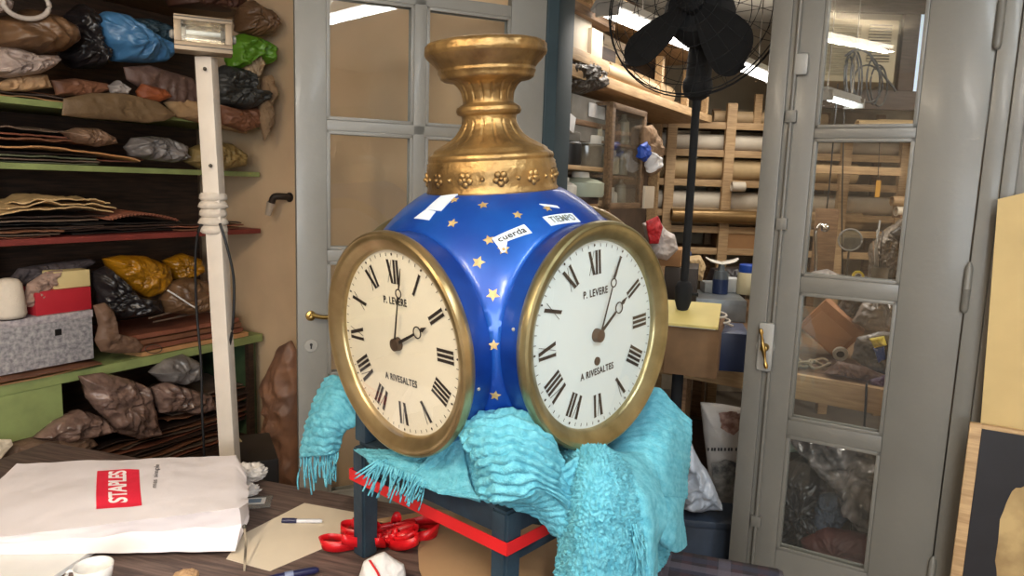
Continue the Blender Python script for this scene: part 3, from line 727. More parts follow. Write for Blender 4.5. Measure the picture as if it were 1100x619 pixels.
# right-hand drape, ribbed
patch(bm, [[(694, 420, 1.86), (708, 418, 1.84), (722, 432, 1.80), (743, 452, 1.80)],
           [(672, 462, 1.72), (696, 458, 1.69), (718, 468, 1.68), (742, 478, 1.78)],
           [(640, 490, 1.66), (684, 490, 1.60), (714, 500, 1.61), (739, 508, 1.75)],
           [(640, 500, 1.58), (684, 514, 1.53), (714, 534, 1.57), (737, 536, 1.73)]], 70, 100, 15, .0022, .0006, wave=.002, seed=8)
# lower hanging loop
patch(bm, [[(676, 520, 1.60), (700, 530, 1.58), (722, 534, 1.60), (736, 534, 1.72)],
           [(690, 550, 1.53), (704, 552, 1.51), (722, 552, 1.54), (734, 552, 1.68)],
           [(700, 570, 1.52), (710, 576, 1.50), (724, 580, 1.54), (736, 574, 1.66)],
           [(706, 578, 1.54), (716, 588, 1.53), (727, 594, 1.56), (737, 586, 1.66)]], 50, 60, 0, 0, .001, seed=9)
patch(bm, [[(690, 560, 1.62), (705, 562, 1.64), (722, 566, 1.68)],
           [(692, 590, 1.60), (706, 592, 1.62), (720, 592, 1.66)],
           [(694, 622, 1.58), (706, 616, 1.60), (716, 604, 1.64)]], 40, 50, 0, 0, .006, seed=10)
obj('throw_cloth', bm, M_throw, thr, smooth=True)
bm = B(); rnd = random.Random(3)
def strand(p, L, dx, Y, r=.0026):
    q = aty(p[0], p[1], Y); pts = [q-TL]
    x, y = p
    for k in range(1, 5):
        x += dx/4+rnd.uniform(-1.6, 1.6); y += L/4; pts.append(aty(x, y, Y-.006+rnd.uniform(-.004, .004))-TL)
    obj('fringe_strand', tube(B(), pts, r, 6, 10, r*.8), M_throw, thr, smooth=True)
for k in range(26):
    f = k/25; strand((324+f*40+rnd.uniform(-1, 1), 490-f*4), rnd.uniform(24, 46)*(1-.25*f), rnd.uniform(-6, 3), 1.83-.05*f+rnd.uniform(-.01, .01))
for k in range(34):
    f = k/33; x = 402+f*58; y = 494+f*20
    strand((x, y), rnd.uniform(22, 38), rnd.uniform(-14, -4), 1.575-f*.09)
for k in range(10):
    strand((404+rnd.uniform(0, 20), 493+rnd.uniform(0, 10)), rnd.uniform(6, 18), rnd.uniform(-22, -14), 1.57)
for k in range(30):
    f = k/29; strand((660+f*30+rnd.uniform(-6, 6), 518+f*70+rnd.uniform(-5, 5)), rnd.uniform(25, 45), rnd.uniform(-2, 10), 1.355+.03*(f < .5)+rnd.uniform(-.01, .01))
# ============================================================ WORKTABLE
def proj(p):
    q = RCAM.transposed() @ (Vector(p)-EYE); return 550-FPX*q.x/q.z, 309.5+FPX*q.y/q.z
M_twood = wood('worn_table_wood', (118, 98, 90), (76, 62, 58), .65)
def plaid(name):
    m = mat(name, (44, 38, 46), .9, var=.2, scale=30, bump=.3, bscale=200); nt = m.node_tree; b = nt.nodes['Principled BSDF']
    tc = [n for n in nt.nodes if n.type == 'TEX_COORD'][0]; prev = b.inputs['Base Color'].links[0].from_socket
    for d, c, s, tw in (('X', (.055, .022, .03, 1), 5, .35), ('Y', (.022, .03, .06, 1), 5, .35), ('X', (.10, .09, .12, 1), 2.1, .10), ('Y', (.10, .09, .12, 1), 2.1, .10)):
        wv = nt.nodes.new('ShaderNodeTexWave'); wv.bands_direction = d; wv.inputs['Scale'].default_value = s
        nt.links.new(tc.outputs['Object'], wv.inputs['Vector'])
        g = nt.nodes.new('ShaderNodeMath'); g.operation = 'GREATER_THAN'; g.inputs[1].default_value = 1-tw
        nt.links.new(wv.outputs['Fac'], g.inputs[0])
        h = nt.nodes.new('ShaderNodeMath'); h.operation = 'MULTIPLY'; h.inputs[1].default_value = .55; nt.links.new(g.outputs[0], h.inputs[0])
        mx = nt.nodes.new('ShaderNodeMixRGB'); mx.inputs[2].default_value = c
        nt.links.new(h.outputs[0], mx.inputs[0]); nt.links.new(prev, mx.inputs[1]); prev = mx.outputs[0]
    nt.links.new(prev, b.inputs['Base Color']); return m
e0 = atz(240, 508, TZ); e1 = atz(835, 614, TZ)
TV = VP((e0.x, e0.y), math.degrees(math.atan2(e1.y-e0.y, e1.x-e0.x)))
TLn = (e1-e0).length
table = thing('worktable', 'long wooden worktable carrying the stool, the white shopping bag and papers', 'table', (TV.p.x, TV.p.y, 0), TV.a)
bm = B(); bx(bm, -.75, TLn+.0, -1.25, 0, TZ-.035, TZ, .006); obj('tabletop', bm, M_twood, table, smooth='auto')
bm = B(); bx(bm, -.68, TLn-.07, -.1, -.075, TZ-.13, TZ-.036, .003); bx(bm, -.68, TLn-.07, -1.17, -1.145, TZ-.13, TZ-.036, .003); obj('apron', bm, M_twood, table)
for u in (-.68, TLn-.07-.06):
    for v in (-.14, -1.17):
        bm = B(); bx(bm, u, u+.06, v, v+.06, 0, TZ-.036, .004); obj('leg', bm, M_twood, table, smooth='auto')
bm = B()
nx, ny = 60, 50; G = []
for j in range(ny+1):
    r = []
    for i in range(nx+1):
        u = TLn*.52+(TLn*.48+.09)*i/nx; v = -1.2+1.29*j/ny
        z = TZ+.004+.0022*noise.noise(Vector((u*9, v*9, 0))); 
        du = max(0, u-TLn-.012); dv = max(0, v-.012); d = max(du, dv)
        if d > 0: z = TZ-.0-.0-d*2.6+.0; 
        uu = u-du*.75+du*.15*math.sin(v*22); vv = v-dv*.75+dv*.15*math.sin(u*22)
        r.append(bm.verts.new((uu, vv, z)))
    G.append(r)
for j in range(ny):
    for i in range(nx): bm.faces.new((G[j][i], G[j][i+1], G[j+1][i+1], G[j+1][i]))
cl = obj('tablecloth', bm, plaid('plaid_cloth'), None, (TV.p.x, TV.p.y, 0), TV.a, smooth=True)
md = cl.modifiers.new('s', 'SOLIDIFY'); md.thickness = .003; md.offset = 1
tag(cl, 'dark plaid cloth spread over the right end of the table', 'tablecloth')
def ontable(name, poly, z, t, m, label, cat, warp=.0, group=None, parent=None):
    """a flat sheet on the table from its corners"""
    P = [atz(x, y, z) for x, y in poly]; c = sum(P, Vector())/len(P); c.z = z
    bm = B(); a = [bm.verts.new((p.x-c.x, p.y-c.y, t)) for p in P]; f = bm.faces.new(a)
    r = bmesh.ops.extrude_face_region(bm, geom=[f]); 
    for v in [g for g in r['geom'] if isinstance(g, bmesh.types.BMVert)]: v.co.z -= t
    o = obj(name, bm, m, None, c)
    return tag(o, label, cat, group)
M_paper = flat('white_paper', (232, 230, 228), .7); M_cream = flat('cream_paper', (222, 208, 186), .75)
M_card = mat('brown_cardboard', (176, 132, 88), .8, var=.08, scale=6); M_kraft = mat('kraft_paper', (186, 150, 112), .8, var=.06, scale=5, bump=.15, bscale=20)
ontable('paper_sheet', [(327, 541), (392, 553), (374, 578), (290, 614), (243, 601), (262, 574)], TZ+.001, .0015, M_cream, 'cream paper sheet with a pen lying on it beside the red ribbon', 'paper')
ontable('cardboard_sheet', [(398, 560), (470, 548), (640, 575), (720, 640), (500, 690), (462, 640), (450, 612), (449, 590), (456, 572), (440, 566)], TZ+.008, .003, M_kraft, 'tan cardboard sheet lying on the table under the stool', 'cardboard')
# paper pad under the bag
ontable('notepad', [(-60, 584), (112, 588), (58, 624), (-10, 668), (-90, 660)], TZ+.001, .012, M_paper, 'white paper pad partly under the shopping bag', 'notepad')
# shopping bag lying on its side
A_, B_, C_, D_ = atz(18, 498, TZ+.085), atz(253.5, 489.5, TZ+.13), atz(257, 546, TZ+.115), atz(-75, 586, TZ+.04)
def face(s, t):   # s left..right, t near..far
    p = (D_*(1-s)+C_*s)*(1-t)+(A_*(1-s)+B_*s)*t
    fl = .0035*noise.noise(Vector((s*5, t*4, 1)))+.0022*noise.noise(Vector((s*14, t*11, 5)))+.010*max(0, s-.9)*ridge((s*3, t, 0), 2)
    return p+Vector((0, 0, fl+.012*math.sin(PI*t)*math.sin(PI*s)))
def find(px, py):
    s, t = .5, .5
    for _ in range(30):
        x, y = proj(face(s, t)); h = .002; xs, ys = proj(face(s+h, t)); xt, yt = proj(face(s, t+h))
        a, b, c, d = (xs-x)/h, (xt-x)/h, (ys-y)/h, (yt-y)/h; de = a*d-b*c; ex, ey = px-x, py-y
        s += (ex*d-b*ey)/de; t += (a*ey-c*ex)/de
    return s, t
bl0, bl1 = atz(0, 588, TZ+.014), atz(250, 598, TZ+.006); bl1b = atz(262, 560, TZ+.01)
bag = thing('shopping_bag', 'white paper shopping bag with a red printed square lying on the table', 'bag', ((A_.x+C_.x)/2, (A_.y+C_.y)/2, TZ))
BL = bag.location; bm = B(); NS = 70; rows = []
for i in range(NS+1):
    s = i/NS; top = [face(s, t/24) for t in range(25)]
    lo_n = bl0*(1-s)+bl1*s
    if s < .0: pass
    n0 = top[0]; fz = max(TZ+.016, 0)
    near_low = Vector((n0.x*.5+lo_n.x*.5, lo_n.y, lo_n.z)); near_low = lo_n.copy(); near_low.x = n0.x+(.0 if s < .9 else .0)
    far = top[-1]; far_low = Vector((far.x, far.y-.01, TZ+.012 if s < .3 else TZ+.006))
    near_low.y = n0.y-.028*s-.004; near_low.z = TZ+.014
    mid = (n0+near_low)*.5+Vector((0, .025*s+.003, 0))+Vector((0, .004*noise.noise(Vector((s*9, 3, 3))), .006*noise.noise(Vector((s*7, 1, 3)))))
    side = [near_low.lerp(mid, k/6)+Vector((0, .004*noise.noise(Vector((s*12, k*.4, 7))), 0)) for k in range(6)]+[mid.lerp(n0, k/6)+Vector((0, .004*noise.noise(Vector((s*12, 3+k*.4, 7))), 0)) for k in range(6)]
    back = [far.lerp(far_low, k/4) for k in range(1, 5)]
    rows.append([bm.verts.new(p-BL) for p in side+top+back])
m_ = len(rows[0])
for a, b in zip(rows, rows[1:]):
    for k in range(m_): bm.faces.new((a[k], a[(k+1) % m_], b[(k+1) % m_], b[k]))
bm.faces.new(rows[0])
# bottom panel of the bag at its right end, pushed out a little and creased
ctr = sum((v.co for v in rows[-1]), Vector())/m_+Vector((.028, -.01, -.005)); R1 = []
for v in rows[-1]: R1.append(bm.verts.new(v.co.lerp(ctr, .45)+Vector((.016, 0, 0))+Vector((.006*noise.noise(v.co*30), 0, .004*noise.noise(v.co*25)))))
for k in range(m_): bm.faces.new((rows[-1][k], rows[-1][(k+1) % m_], R1[(k+1) % m_], R1[k]))
c = bm.verts.new(ctr)
for k in range(m_): bm.faces.new((R1[k], R1[(k+1) % m_], c))
obj('bag_body', bm, mat('white_bag_paper', (226, 219, 222), .5, var=.02, bump=.12, bscale=25), bag, smooth='auto')
def decal(name, bm, q, m):     # bm verts in 0..1 square (x right, z up) mapped to quad px q: tl,tr,br,bl
    S = [find(*p) for p in q]
    for v in bm.verts:
        x, y = v.co.x, v.co.z
        s = (S[3][0]*(1-x)+S[2][0]*x)*(1-y)+(S[0][0]*(1-x)+S[1][0]*x)*y; t = (S[3][1]*(1-x)+S[2][1]*x)*(1-y)+(S[0][1]*(1-x)+S[1][1]*x)*y
        v.co = face(s, t)-BL+Vector((0, 0, .0012+v.co.y))
    return obj(name, bm, m, bag)
bm = B(); N = 12; g = [[bm.verts.new((i/N, 0, j/N)) for i in range(N+1)] for j in range(N+1)]
for j in range(N):
    for i in range(N): bm.faces.new((g[j][i], g[j][i+1], g[j+1][i+1], g[j+1][i]))
Qr = [(104.5, 506.5), (149.5, 505), (152.5, 543.5), (103.5, 547.5)]
dsq = decal('red_square', bm, Qr, flat('red_print', (222, 42, 66), .5))
def uptext(s, x0, x1, y0, y1, spacing=1, bold=.01):
    bm = text_bm(s, 1, 0, spacing, 1, bold); bmesh.ops.triangulate(bm, faces=bm.faces[:])
    bmesh.ops.subdivide_edges(bm, edges=bm.edges[:], cuts=1)
    xs = [v.co.x for v in bm.verts]; zs = [v.co.z for v in bm.verts]; a, b, c, d = min(xs), max(xs), min(zs), max(zs)
    for v in bm.verts:
        u = (v.co.x-a)/(b-a); w_ = (v.co.z-c)/(d-c)
        v.co = Vector((x1-(x1-x0)*w_, .0012, y0+(y1-y0)*u))
    return bm
decal('printed_name', uptext('STAPLES', .27, .70, .10, .95, .95, .03), Qr, flat('white_print', (250, 240, 240), .5))
decal('printed_words', uptext('mas simple', 0, 1, 0, 1, 1.05, .0), [(166, 500), (173, 500), (169.5, 525), (162.5, 525)], flat('grey_print', (60, 56, 60), .5))
# cup, scraps and small things on the table
def ground(name, px, py, label, cat, z=TZ+.001, rz=0): p = atz(px, py, z); return thing(name, label, cat, p, rz)
t = ground('cup', 102, 640, 'white cup at the bottom edge of the picture beside the paper pad', 'cup')
zc = .0; bm = B(); lathe(bm, [(.001, 0), (.022, 0), (.024, .004), (.03, .02), (.038, .05), (.041, .075), (.039, .0755), (.036, .05), (.028, .022), (.02, .008), (.001, .007)], 40, cap=False); obj('cup_body', bm, flat('white_china', (236, 234, 232), .25), t, smooth=True)
bm = B(); tube(bm, [(-.037, 0, .06), (-.056, -.003, .058), (-.06, -.004, .04), (-.05, -.002, .024), (-.031, 0, .026)], .004, 8, 20); obj('handle', bm, flat('white_china', (236, 234, 232), .25), t, smooth=True)
t = ground('marker_pen', 322, 562, 'clear felt pen with a dark cap on the cream paper', 'pen', TZ+.003, math.radians(4))
RX = Matrix.Rotation(PI/2, 4, 'Y')
bm = B(); lathe(bm, [(.001, -.01), (.0055, -.01), (.006, 0), (.006, .055), (.004, .062), (.001, .062)], 14, Matrix.Translation((0, 0, .006)) @ RX); obj('barrel', bm, flat('clear_barrel', (205, 205, 210), .25), t, smooth='auto')
bm = B(); lathe(bm, [(.001, -.05), (.006, -.049), (.0068, -.02), (.0068, -.008), (.001, -.008)], 14, Matrix.Translation((0, 0, .0066)) @ RX); bx(bm, -.048, -.014, -.0015, .0015, .012, .0145, .0005); obj('cap', bm, flat('navy_cap', (28, 30, 70), .35), t, smooth='auto')
t = ground('marker_pen', 315, 621, 'dark blue marker at the bottom edge near the cream paper', 'pen', TZ+.003, math.radians(25))
bm = B(); lathe(bm, [(.001, -.06), (.008, -.059), (.009, -.02), (.009, .05), (.005, .06), (.001, .06)], 14, Matrix.Translation((0, 0, .009)) @ RX); obj('barrel', bm, flat('navy_cap', (28, 30, 70), .35), t, smooth='auto')
bm = B(); lathe(bm, [(.0085, -.02), (.0098, -.02), (.0098, .0), (.0085, .0)], 14, Matrix.Translation((0, 0, .009)) @ RX); obj('cap_ring', bm, flat('pale_cap', (120, 130, 160), .35), t, smooth='auto')
t = ground('plastic_sleeve', 273, 540, 'clear plastic sleeve holding a small blue and white card beside the bag', 'card', TZ+.001, math.radians(12))
bm = B(); leaf(bm, .1, .085, .001, 0, 3, .002, .02); obj('sleeve', bm, film('clear_sleeve', (170, 165, 160), .5), t, smooth=True)
bm = B(); bx(bm, -.032, .032, -.02, .022, .0035, .0045); c = obj('card', bm, M_paper, t)
bm = B(); bx(bm, -.018, .02, -.012, .014, .0046, .005); obj('print', bm, flat('blue_grey_print', (120, 140, 160), .6), c)
def crumple(name, px, py, sx, sy, sz, m, label, cat, seed=0, z=TZ+.001, amp=.45, sub=5, parent=None):
    p = atz(px, py, z); bm = B(); bmesh.ops.create_icosphere(bm, subdivisions=sub, radius=1)
    for v in bm.verts:
        d = v.co.normalized(); r = 1+amp*(ridge(d, 1.6, seed)*.7+ridge(d, 4, seed+1)*.35)-amp*.5
        v.co = Vector((d.x*sx*r, d.y*sy*r, max(0, (d.z*.5+.5)*sz*2*r)))
    o = obj(name, bm, m, None, p, smooth=True); return tag(o, label, cat)
M_tissue = mat('tissue', (226, 222, 220), .85, var=.05, bump=.4, bscale=60)
crumple('tissue_scrap', 267, 517, .055, .05, .028, M_tissue, 'crumpled white tissue lying behind the end of the shopping bag', 'tissue', 4, amp=.3)
crumple('tissue_scrap', 262, 533, .05, .03, .02, M_tissue, 'small folded white tissue touching the right end of the shopping bag', 'tissue', 9, amp=.3)
# tissue with a red stripe
t = ground('napkin', 412, 617, 'crumpled white napkin with a red stripe at the foot of the stool', 'napkin', TZ+.013)
NP = FR(1.60)
nb = puffy('napkin_sheet', M_tissue, [(386, 618), (391, 604), (404, 597), (412, 594), (424, 602), (434, 608), (437, 622), (430, 646), (396, 648), (386, 634)], NP, 0, .06, None, seed=3, crum=.007, fs=14)
nb.parent = t; nb.location = nb.location-t.location
n0 = nb.location+t.location
bm = B(); ribbon(bm, [NP.pt(x, y, -.034)-n0 for x, y in ((397, 602), (401, 608), (406, 616), (410, 626))], (.005, 0, .001), .0012); obj('stripe', bm, M_red, nb)
crumple('wood_offcut', 200, 624, .03, .025, .012, M_kraft, 'small tan scrap at the bottom edge beneath the shopping bag', 'scrap', 6, amp=.2)
# zip strip hanging across the paper
t = ground('zipper', 263, 622, 'narrow metal zipper standing against the corner of the shopping bag', 'zipper', TZ+.001)
q = [aty(x, y, Y)-t.location for x, y, Y in ((262.5, 566, 1.72), (264, 585, 1.69), (263, 603, 1.655), (262.5, 622, 1.63))]
bm = B(); ribbon(bm, q, (.006, 0, 0), .0012, 20); obj('teeth', bm, M_iron, t)
bm = B(); bmesh.ops.create_uvsphere(bm, u_segments=12, v_segments=8, radius=.006, matrix=Matrix.Translation(q[0])); tube(bm, [q[0], q[0]+Vector((.004, -.004, -.022))], .002, 6); obj('slider', bm, M_iron, t, smooth=True)
# red ribbon heap
t = ground('red_ribbon', 405, 585, 'heap of red satin ribbon on the table behind the left stool leg', 'ribbon', TZ+.001)
M_rib = mat('red_satin', (222, 24, 34), .35, var=.1, bump=.15)
rnd = random.Random(5); bm = B()
for k in range(24):
    a = 2*PI*k/24+rnd.uniform(-.2, .2); r = rnd.uniform(.06, .115)*(1+.35*abs(math.cos(a))); c = Vector((rnd.uniform(-.05, .04), rnd.uniform(-.03, .03), .018))
    dv = Vector((math.cos(a), .55*math.sin(a), 0)); pv = Vector((-dv.y, dv.x, 0)); hz_ = rnd.uniform(.0, .035); wd = rnd.uniform(.3, .5)
    pts = [c, c+dv*r*.55+pv*r*wd*.6+Vector((0, 0, hz_*.6)), c+dv*r*.95+pv*r*wd*.45+Vector((0, 0, hz_)), c+dv*r*1.02-pv*r*wd*.1+Vector((0, 0, hz_)), c+dv*r*.8-pv*r*wd*.5+Vector((0, 0, hz_*.6)), c+dv*r*.4-pv*r*wd*.3, c]
    tl = rnd.uniform(-.012, .012)
    ribbon(bm, pts, [(tl*math.sin(j*1.3+k), tl*math.cos(j), .027) for j in range(len(pts))], .0005, 48)
ribbon(bm, [aty(*p)-t.location for p in ((382, 588, 1.84), (379, 600, 1.80), (378, 622, 1.72))], [(.02, 0, .004)]*3, .0006, 20)
obj('ribbon_loops', bm, M_rib, t, smooth=True)
# ============================================================ LAMP ON A POLE
M_white = mat('white_pole_paint', (206, 196, 184), .5, var=.05, scale=10)
bt = aty(250, 540, 2.30); tp = aty(221.5, 62, 2.30); pole_r = .03
lamp = thing('pole_lamp', 'small halogen floodlight on a white square pole in front of the shelves', 'lamp', (bt.x+.02, bt.y, 0))
d = tp-bt; b0 = bt-d*(bt.z/d.z); q0 = b0-lamp.location; q1 = tp-lamp.location; mid = q0.lerp(q1, .62)
def sq(bm, a, b, w_):
    bx(bm, -w_/2, w_/2, -w_/2, w_/2, 0, (b-a).length, .003, Matrix.Translation(a) @ (b-a).to_track_quat('Z', 'Y').to_matrix().to_4x4()); return bm
obj('pole', sq(B(), q0, q1, .051), M_white, lamp, smooth='auto')
zj = aty(229, 228, 2.3)-lamp.location
bm = B()
for k in range(5):
    a_ = zj+Vector((0, 0, -.055+k*.026)); lathe(bm, [(.034, -.013), (.042+.004*(k % 2), -.006), (.04, .007), (.034, .013)], 16, Matrix.Translation(a_), f=lambda r, z, t: r*(1+.12*noise.noise(Vector((math.cos(t)*3, math.sin(t)*3, k*2)))), cap=False)
obj('tape_wrap', bm, mat('dirty_tape', (216, 204, 190), .7, bump=.4), lamp, smooth=True)
bm = B(); lathe(bm, [(.001, 0), (.12, 0), (.11, .015), (.05, .03), (.001, .03)], 32, Matrix.Translation(q0)); obj('base', bm, M_white, lamp, smooth='auto')
hc = aty(218.5, 39, 2.26)-lamp.location
HM = Matrix.Translation(hc) @ Matrix.Rotation(math.radians(24), 4, 'Z') @ Matrix.Rotation(math.radians(-4), 4, 'X')
M_lampm = mat('lamp_housing', (150, 132, 110), .45, .3, var=.1)
hw, hh = .081, .052
bm = B()
for (x0, x1, z0, z1) in ((-hw, hw, hh-.016, hh), (-hw, hw, -hh, -hh+.026), (-hw, -hw+.02, -hh+.026, hh-.016), (hw-.02, hw, -hh+.026, hh-.016)): bx(bm, x0, x1, -.03, .03, z0, z1, .003, HM)
bx(bm, -hw+.01, hw-.01, .02, .055, -hh+.01, hh-.01, .008, HM); hd = obj('housing', bm, M_lampm, lamp, smooth='auto')
bm = B(); bx(bm, -hw, hw, -.0315, -.029, -hh+.012, -hh+.0145, 0, HM); obj('seam', bm, M_black, hd); bm = B(); bx(bm, -hw, hw, -.0315, -.029, hh-.008, hh-.0055, 0, HM); obj('seam', bm, M_black, hd)
bm = B()   # reflector trough
pr = [(-.034, -.0), (-.03, .03), (-.015, .042), (.015, .042), (.03, .03), (.034, 0)]
for (a, b) in zip(pr, pr[1:]):
    vs = [bm.verts.new(HM @ Vector((s*(hw-.02), y_-.024, z_*.9+.005))) for s, (z_, y_) in ((-1, a), (1, a), (1, b), (-1, b))]; bm.faces.new(vs)
obj('reflector', bm, mat('reflector_metal', (226, 214, 196), .18, .9, var=.1, scale=30, bump=.3, bscale=60), hd)
bm = B(); tube(bm, [HM @ Vector((-.05, -.008, .006)), HM @ Vector((.05, -.008, .006))], .007, 12); obj('bulb_tube', bm, flat('frosted_tube', (226, 232, 236), .2), hd, smooth='auto')
for s in (-1, 1):
    bm = B(); bx(bm, s*.058-.01, s*.058+.01, -.02, .01, -.008, .018, .003, HM); obj('bulb_holder', bm, M_iron, hd)
    bm = B(); lathe(bm, [(.001, 0), (.012, 0), (.014, .006), (.010, .012), (.001, .013)], 10, HM @ Matrix.Translation((s*hw, .01, 0)) @ Matrix.Rotation(s*PI/2, 4, 'Y')); obj('wing_nut', bm, M_greyl, hd, smooth='auto')
bm = B(); bx(bm, -hw+.004, hw-.004, -.029, -.027, -hh+.028, hh-.016, 0, HM); obj('front_glass', bm, glassmat('lamp_glass', (.97, .97, .95), 1, .02), hd)
bm = B(); 
for (x, y) in ((226, 178), (220, 74)): bmesh.ops.create_uvsphere(bm, u_segments=8, v_segments=6, radius=.006, matrix=Matrix.Translation(aty(x, y, 2.265)-lamp.location))
obj('screw', bm, M_iron, lamp, smooth=True)
t = tag(obj('power_cable', tube(B(), [aty(x, y, Y) for x, y, Y in ((222, 238, 2.27), (214, 246, 2.27), (210, 275, 2.28), (211, 330, 2.3), (216, 390, 2.3), (217, 440, 2.3), (220, 500, 2.3))], .0045, 8, 60), M_black, smooth=True), 'black cable hanging down along the left of the white lamp pole', 'cable')
t = tag(obj('power_cable', tube(B(), [aty(x, y, Y) for x, y, Y in ((236, 240, 2.27), (243, 262, 2.27), (251, 300, 2.28), (250, 350, 2.28), (244, 385, 2.31), (240, 430, 2.33))], .0045, 8, 50), M_black, smooth=True), 'black cable bowing out to the right of the white lamp pole', 'cable')
# ============================================================ SHELVING ALONG THE LEFT WALL
M_green = mat('green_shelf_paint', (142, 156, 98), .6, var=.1, scale=10); M_redsh = mat('red_shelf_paint', (128, 52, 46), .6, var=.1)
M_dwood = wood('dark_wood', (66, 46, 34), (36, 26, 20)); M_mwood = wood('mid_wood', (142, 110, 78), (112, 82, 56)); M_lwood = wood('pale_wood', (190, 158, 116), (160, 128, 90))
S_END = -.005
sh = thing('shelving_unit', 'deep painted shelving unit loaded with leather sheets and bags along the left wall', 'shelf', (SHELF.p.x, SHELF.p.y, 0), SHELF.a)
def sz(px, py): return SHELF.uz(px, py, 0)[1]
Z = {'top': sz(30, 106), 'green': sz(250, 184), 'red': sz(250, 247), 'low': sz(250, 365), 'bottom': sz(120, 520)-.02}
0 and print('shelf z', Z, SHELF.uz(0, 300)[0])
for k, (z, m, th_) in {'a': (sz(220, 1)+.03, M_mwood, .03), 'b': (Z['top'], M_green, .024), 'c': (Z['green'], M_green, .024), 'd': (Z['red'], M_redsh, .024), 'e': (Z['low'], M_green, .04), 'f': (Z['bottom'], M_dwood, .03)}.items():
    bm = B(); bx(bm, -2.3, S_END-(.0 if k != 'a' else .02), 0, .46, z-th_, z, .002); obj('shelf_board', bm, m, sh, smooth='auto')
bm = B(); bx(bm, -2.3, S_END-.02, .465, .49, 0, 2.6); obj('back_panel', bm, M_dwood, sh)
for u in (-2.29, -1.15):
    bm = B(); bx(bm, u, u+.03, .3, .46, 0, 2.6, .002); obj('upright', bm, M_dwood, sh, smooth='auto')
bm = B(); bx(bm, S_END-.05, S_END-.02, .03, .46, 0, Z['low']-.041, .002); obj('side_panel', bm, mat('dark_green_paint', (70, 92, 62), .6), sh)
dl, dW, dH = SHELF.rect(-80, 398, 67, 452, .004)
u_ = (dl-SHELF.p).dot(SHELF.e)
bm = B(); bx(bm, u_-dW/2, u_+dW/2, .004, .4, Z['low']-.04-.19, Z['low']-.041, .003); dr = obj('drawer_box', bm, M_green, sh, smooth='auto')
bm = B(); bx(bm, S_END-.06-.03, S_END-.06, .0, .03, 0, Z['low']-.041); obj('post', bm, M_dwood, sh)
COLS = {
 'tanL': mat('tan_leather', (196, 146, 98), .55, var=.12, bump=.2), 'brL': mat('brown_leather', (128, 84, 60), .55, var=.15, bump=.2),
 'dkL': mat('dark_leather', (64, 46, 38), .6, var=.15, bump=.2), 'rdL': mat('reddish_leather', (142, 84, 62), .6, var=.15, bump=.2),
 'grL': mat('grey_brown_board', (116, 96, 82), .7, var=.15, bump=.15), 'pale': mat('pale_veneer', (216, 182, 132), .55, var=.1),
 'grn': mat('green_grey_sheet', (104, 108, 84), .6), 'blk': mat('black_sheet', (30, 26, 25), .5, bump=.2)}
def leaf_on(pl, name, x0, x1, off, D, z, t, m, seed, label, cat='leather', group=None, warp=.012, irr=.12, curl=0, lift=0, y=None, rz=0):
    ym = y if y else 200
    u0 = pl.uz(x0, ym, off)[0]; u1 = pl.uz(x1, ym, off)[0]
    bm = B(); leaf(bm, abs(u1-u0), D, t, 0, seed, warp, irr, curl, lift=lift)
    bmesh.ops.recalc_face_normals(bm, faces=bm.faces[:])
    o = obj(name, bm, m, None, pl.w((u0+u1)/2, off+D/2, z), pl.a+rz, smooth='auto'); return tag(o, label, cat, group)
def stack(pl, name, rng, off, z, n, cols, label, group, seed, t=(.003, .007), D=.36, gap=.004, warp=.01, y=200, jit=14, mx=1):
    rnd = random.Random(seed); zz = z
    for k in range(n):
        tt = rnd.uniform(*t); x0 = rng[0]+rnd.uniform(-jit, jit); x1 = min(rng[1]+rnd.uniform(-jit, jit), rng[1]+6)
        leaf_on(pl, name, x0, x1, off+rnd.uniform(0, .04), D, zz, tt, COLS[cols[k % len(cols)]], seed*10+k, label, 'leather' if 'leather' in name else 'sheet', group, warp=warp*rnd.uniform(.5, 1.2), y=y)
        zz += tt+gap+warp*.25
    return zz
# green shelf (second): stacks of tan sheets
G_ = 'leather sheets on the upper green shelf'
zz = stack(SHELF, 'leather_sheet', (-40, 105), .0, Z['green']+.001, 4, ['grn', 'grL', 'grn', 'dkL'], 'flat grey-brown leather sheet low in the pile on the upper green shelf', 'dull leather sheets low on the green shelf', 1, D=.4, y=170)
leaf_on(SHELF, 'leather_sheet', -30, 152, -.035, .42, zz+.004, .006, COLS['tanL'], 42, 'light tan leather sheet with a pointed end jutting over the upper green shelf', warp=.014, irr=.05, y=165, lift=-.03)
zz += .03
stack(SHELF, 'leather_sheet', (-30, 128), .0, zz+.006, 3, ['brL', 'rdL', 'grL'], 'brown leather sheet on the top of the pile on the upper green shelf', 'brown leather sheets on the green shelf', 2, D=.4, y=155, warp=.02, gap=.008)
leaf_on(SHELF, 'leather_sheet', 100, 172, .02, .3, Z['green']+.02, .005, COLS['rdL'], 44, 'small reddish leather piece beside the crumpled grey bag on the green shelf', y=170, lift=.02)
